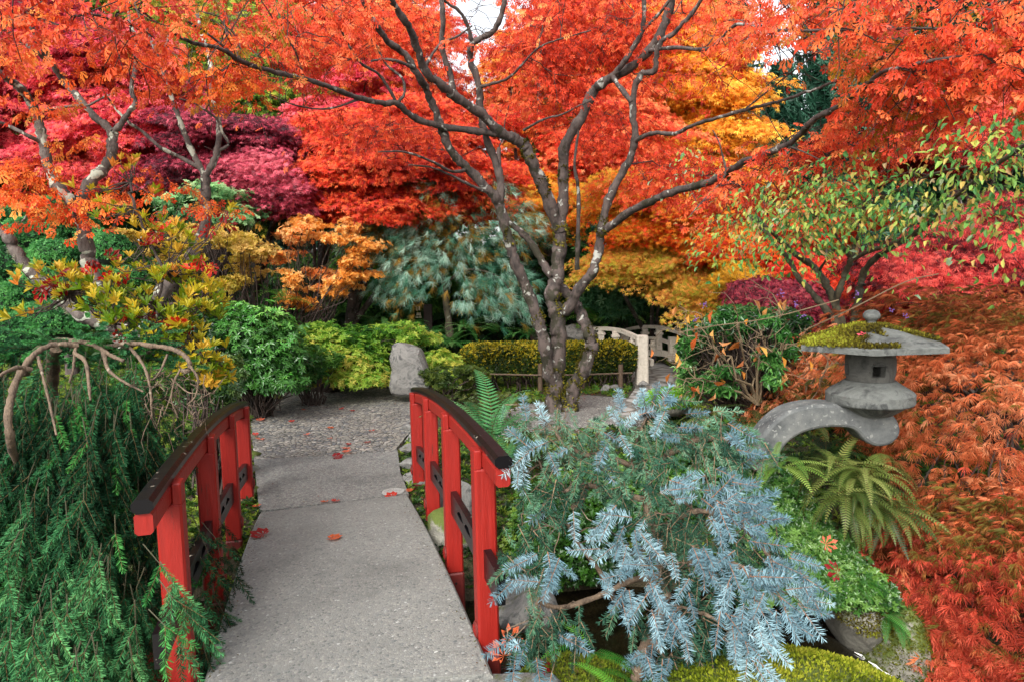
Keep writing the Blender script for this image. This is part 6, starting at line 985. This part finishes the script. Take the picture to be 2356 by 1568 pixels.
# ------------------------------------------------------------------ ground cover, moss, fallen leaves
PATHS = [np.array(gpoly(l, ZP)) for l in ([(470, 1590), (597, 1172), (584, 1055), (576, 955), (590, 915), (720, 880), (900, 882), (1100, 915), (1130, 950), (960, 990), (915, 1035), (940, 1130), (1140, 1590)], [(1400, 970), (1440, 925), (1455, 870), (1465, 835), (1525, 828), (1575, 860), (1578, 910), (1540, 930), (1450, 985)], [(1060, 965), (1200, 930), (1340, 905), (1460, 915), (1520, 930), (1480, 965), (1300, 985), (1150, 1000)])]
def inside(x, y, poly):
    c = np.zeros(len(x), bool)
    for (x0, y0), (x1, y1) in zip(poly, np.roll(poly, -1, 0)): c ^= ((y0 > y) != (y1 > y)) & (x < (x1 - x0) * (y - y0) / (y1 - y0 + 1e-12) + x0)
    return c
n = 70000; y = 2.2 + 13 * RN.uniform(0, 1, n) ** 1.5; x = RN.uniform(-1, 1, n) * (.78 * y + .6); z = ground_z(x, y); k = (z > -.3) | (x > 2.0); 
for pl_ in PATHS: k &= ~inside(x, y, pl_)
k &= ~((y < 2.75) & (x < .35) & (x > -1.8)); x, y, z = x[k], y[k], z[k]; n = len(x); p = np.stack([x, y, z + RN.uniform(0, .05, n)], -1)
mb = MB(); scatter(mb, LEAFR + [rosette(kite(.3, .5), 5, .8, 1, 9)], p, RN.normal(size=(n, 3)), unit(RN.normal(0, .5, (n, 3)) + [0, 0, 1]), .028 * RN.uniform(.6, 1.5, n) * (1 + .06 * y), colour(p, pal('1c3814 2c4c18 446420 6a7e2a 8a9a34 4a7a2c'), 1.6, .9)); tag(mb.obj('ground_cover', M_LEAF), 'low green ground cover leaves over the soil between the shrubs', 'ground cover', kind='stuff')
n = 9000; b = RN.uniform(0, 1, (n, 2)); px = 1700 + 380 * b[:, 0]; py = 1060 + 330 * b[:, 1]; Yb = 3.95 - .7 * (py - 1060) / 330; p = P(px, py, Yb); k = (px < 1760 + 260 * (py - 1000) / 400 + 60) | (RN.uniform(0, 1, n) < .25); k &= px < 1750 + 330 * ((py - 1020) / 380); p = p[k]; n = len(p); p += RN.normal(0, .02, (n, 3))
mb = MB(); scatter(mb, [rosette(oval(.22, .1, .1), 6, .5, 1, s) for s in range(4)], p, RN.normal(size=(n, 3)), unit(RN.normal(0, .3, (n, 3)) + [0, -.7, .7]), .026 * RN.uniform(.7, 1.3, n), colour(p, pal('183a14 284e1a 3c6424 5c7e38'), 3, .9)); tag(mb.obj('bright_ground_cover', M_GLOSS), 'bright green rosette ground cover running down the bank below the lantern', 'ground cover', kind='stuff')
# leaf litter between the trunk and the hedge
n = 2600; y = RN.uniform(5, 10.5, n); x = RN.uniform(-.2, .55, n) * y * .9; z = ground_z(x, y) + .03; p = np.stack([x, y, z], -1); mb = MB(); scatter(mb, MM[:1] + MS[:1], p, unit(RN.normal(0, .4, (n, 3)) + [0, 0, 1]), RN.normal(size=(n, 3)) * [1, 1, .2], .032 * RN.uniform(.5, 1.2, n), colour(p, pal('4a2c18 6c3c20 8c3420 7c6444 9c5030'), 4, 1)); tag(mb.obj('leaf_litter', M_LEAF), 'brown and red leaf litter scattered around the big maple', 'leaf litter', kind='stuff')
def moss_mound(name, label, c, r, n, seed, s=.014, pl=MOSSP):
    t = thing(name, label, 'moss', (c[0], c[1], c[2])); mb = MB(); rock_mesh(mb, np.array(c), np.array(r), seed, 2); core = mb.obj('mound', M_ROCKM, t, True); V = np.array([v.co[:] for v in core.data.vertices]); F = [q.vertices[:] for q in core.data.polygons if len(q.vertices) == 4]; F = np.array(F); Nn = np.array([q.normal[:] for q in core.data.polygons]); A_ = np.array([q.area for q in core.data.polygons]) * (Nn[:, 2] > -.2); f = RN.choice(len(F), n, p=A_ / A_.sum()); u = RN.uniform(0, 1, (n, 2)); a, b, c_, d = (V[F[f, i]] for i in range(4)); q = (a * (1 - u[:, :1]) + b * u[:, :1]) * (1 - u[:, 1:]) + (d * (1 - u[:, :1]) + c_ * u[:, :1]) * u[:, 1:]
    q = q + Nn[f] * (.012 * (1 + noise(q, 14, 3)))[:, None] * RN.uniform(.3, 1, (n, 1)); moss_on(q, Nn[f], 'moss', t, pl, s); return t
MG = pal('303a0c 48540f 606c16 7c8420 949430'); pm = P(1730, 1560, 2.45)
moss_mound('moss_mound', 'thick yellow green moss cushion at the bottom edge right of the spruce trunk', (pm[0] + .05, 2.3, -.1), (.62, .42, .3), 30000, 3, .014, MG)
moss_mound('moss_mound', 'dark mossy bank under the left part of the blue spruce', (P(1330, 1500, 2.6)[0], 2.62, -.16), (.3, .3, .17), 9000, 5, .014, pal('3a4a14 586a1c 7c8828 5a4a2c'))
moss_mound('moss_mound', 'bright moss mound beside the stone path right of the big maple', tuple(P(1530, 925, 7.8)), (.3, .3, .16), 7000, 6, .02, pal('4a7a10 62981c 7cb028'))
moss_mound('moss_mound', 'moss over the waterfall boulder under the fern', (P(1955, 1390, 3.5)[0], 3.45, P(1955, 1390, 3.5)[2] - .02), (.2, .2, .2), 9000, 8, .014)
moss_mound('moss_mound', 'mossy wet bank falling from the boulder to the dark stream', (P(2010, 1480, 3.4)[0] + .1, 3.45, -.4), (.2, .28, .36), 9000, 9, .014, pal('2c3410 4a5018 6a6c20'))
# rim of mossy soil on the far side of the path is built from the edging stones; fallen leaves lie on paving
FLC = {'crimson': '9c2420', 'orange': 'c86038', 'scarlet': 'b8382a', 'salmon': 'dc7458', 'dark red': '8c1c20', 'pink': 'd8485c'}
LVS = [(610, 1229, .055, 'crimson', 'large {} maple leaf on the bridge deck at its left edge'), (757, 1238, .045, 'orange', '{} tinged maple leaf in the middle of the bridge deck'), (905, 1141, .045, 'scarlet', '{} maple leaf touching the round drain grate'), (936, 1128, .03, 'orange', 'small {} leaf right of the drain grate'), (775, 1149, .032, 'scarlet', '{} leaf lying on the deck seam, right one of two'), (749, 1151, .03, 'orange', '{} leaf lying on the deck seam, left one of two'), (593, 966, .05, 'salmon', '{} leaf by the left railing, farther one'), (592, 999, .045, 'scarlet', '{} leaf by the left railing, upper one of two overlapping'), (600, 1008, .045, 'salmon', '{} leaf by the left railing, lower one of two overlapping'), (622, 943, .045, 'scarlet', '{} leaf at the far left of the pebble paving'), (672, 969, .035, 'scarlet', '{} leaf on pebbles left of the path centre'), (702, 941, .03, 'orange', 'small {} leaf on the far pebbles'), (762, 896, .05, 'pink', '{} red leaf against the far edging stones'), (785, 940, .035, 'scarlet', '{} leaf on the far pebbles, left of a pair'), (815, 944, .035, 'crimson', '{} leaf on the far pebbles, right of a pair'), (762, 984, .035, 'orange', '{} leaf on pebbles near the path centre'), (703, 998, .035, 'salmon', '{} leaf on pebbles beyond the seam'), (855, 989, .035, 'scarlet', '{} leaf on pebbles before the right railing'), (850, 1016, .035, 'scarlet', '{} leaf lying nearer the right railing'), (803, 1031, .045, 'salmon', 'pale {} leaf at the pebble seam, upper one'), (790, 1039, .045, 'salmon', 'pale {} leaf at the pebble seam, lower one'), (806, 1021, .03, 'scarlet', 'small {} leaf just above the pair at the seam'), (768, 1051, .05, 'dark red', '{} leaf on the brushed strip just below the pebble seam'), (592, 1161, .03, 'orange', 'small {} leaf at the deck corner by the left posts'), (757, 1007, .028, 'orange', 'tiny {} leaf curled on the pebbles')]
for (px, py, s, cn, lb) in LVS:
    z = .085 - .04 * (G(px, py, .05)[1] - 3.35) ** 2 + .008 if py > 1180 else ZP + .008; p = G(px, py, z); mb = MB(); scatter(mb, [maple_leaf(7, 120, 13, -.18, teeth=True)], p[None], np.array([[RN.normal(0, .15), RN.normal(0, .15), 1]]), np.array([[RN.normal(), RN.normal(), .0]]), s * 1.6, np.clip(lin(FLC[cn]) * RN.uniform(.85, 1.1), 0, 1)[None]); me = mb.mesh('fallen_leaf', M_LEAF); o = bpy.data.objects.new('fallen_leaf', me); C.objects.link(o); tag(o, 'fallen ' + lb.format(cn), 'leaf', 'fallen maple leaves on the paving')
for (px, py, Y, s, cn, lb) in [(1895, 1252, 3.2, .06, 'salmon', 'fallen {} maple leaf standing on the bright ground cover'), (1932, 1318, 3.1, .075, 'dark red', 'fallen {} maple leaf above the waterfall rock'), (1165, 1480, 2.62, .075, 'orange', 'fallen {} maple leaf behind the nearest right post, upper one'), (1163, 1512, 2.58, .07, 'orange', 'fallen {} red maple leaf behind the nearest right post, lower one'), (1243, 1525, 2.5, .045, 'dark red', 'fallen {} leaf left of the bottom fern'), (1995, 772, 3.62, .05, 'pink', 'fallen {} maple leaf on the mossy lantern roof')]:
    p = P(px, py, Y); mb = MB(); scatter(mb, ML[:1], p[None], np.array([[RN.normal(0, .3), -.8, .7]]), np.array([[RN.normal(), -.2, RN.normal()]]), s, lin(FLC[cn])[None]); o = mb.obj('fallen_leaf', M_LEAF); tag(o, lb.format(cn), 'leaf', 'fallen maple leaves off the paving')
n = 420; q = RN.uniform(0, 1, (n, 2)); px = 590 + 360 * q[:, 0]; py = 895 + 290 * q[:, 1] ** 1.3; p = G(px, py, ZP + .006); mb = MB(); scatter(mb, [kite(.3), kite(.15, .5, .3)], p, unit(RN.normal(0, .3, (n, 3)) + [0, 0, 1]), RN.normal(size=(n, 3)) * [1, 1, .15], .011 * RN.uniform(.4, 1.4, n), colour(p, pal('3c2a1c 5c4028 7c3c24 8c7448'), 5, 1.2)); tag(mb.obj('leaf_debris', M_LEAF), 'tiny brown leaf scraps scattered on the paving', 'leaf litter', kind='stuff')
n = 520; t = RN.uniform(0, 1, n); sd_ = RN.uniform(0, 1, n) < .5; e = np.abs(RN.normal(0, .045, n)) + .012; L_ = DECKL[0] * (1 - t[:, None]) + DECKL[1] * t[:, None]; R_ = DECKR[0] * (1 - t[:, None]) + DECKR[1] * t[:, None]; w = R_ - L_; w = w / np.linalg.norm(w, axis=1, keepdims=True); p = np.where(sd_[:, None], L_ + w * e[:, None], R_ - w * e[:, None]); p[:, 2] = .085 - .04 * ((L_[:, 1] + R_[:, 1]) / 2 - 3.35) ** 2 + .003
mb = MB(); scatter(mb, [kite(.3), kite(.06, .5, .05)], p, unit(RN.normal(0, .25, (n, 3)) + [0, 0, 1]), RN.normal(size=(n, 3)) * [1, 1, .1], .009 * RN.uniform(.4, 1.5, n), colour(p, pal('2c3014 443c1c 5c4028 6c4428 586024'), 5, 1.2)); tag(mb.obj('edge_litter', M_LEAF), 'fine brown and mossy litter gathered along both edges of the bridge deck', 'leaf litter', kind='stuff')
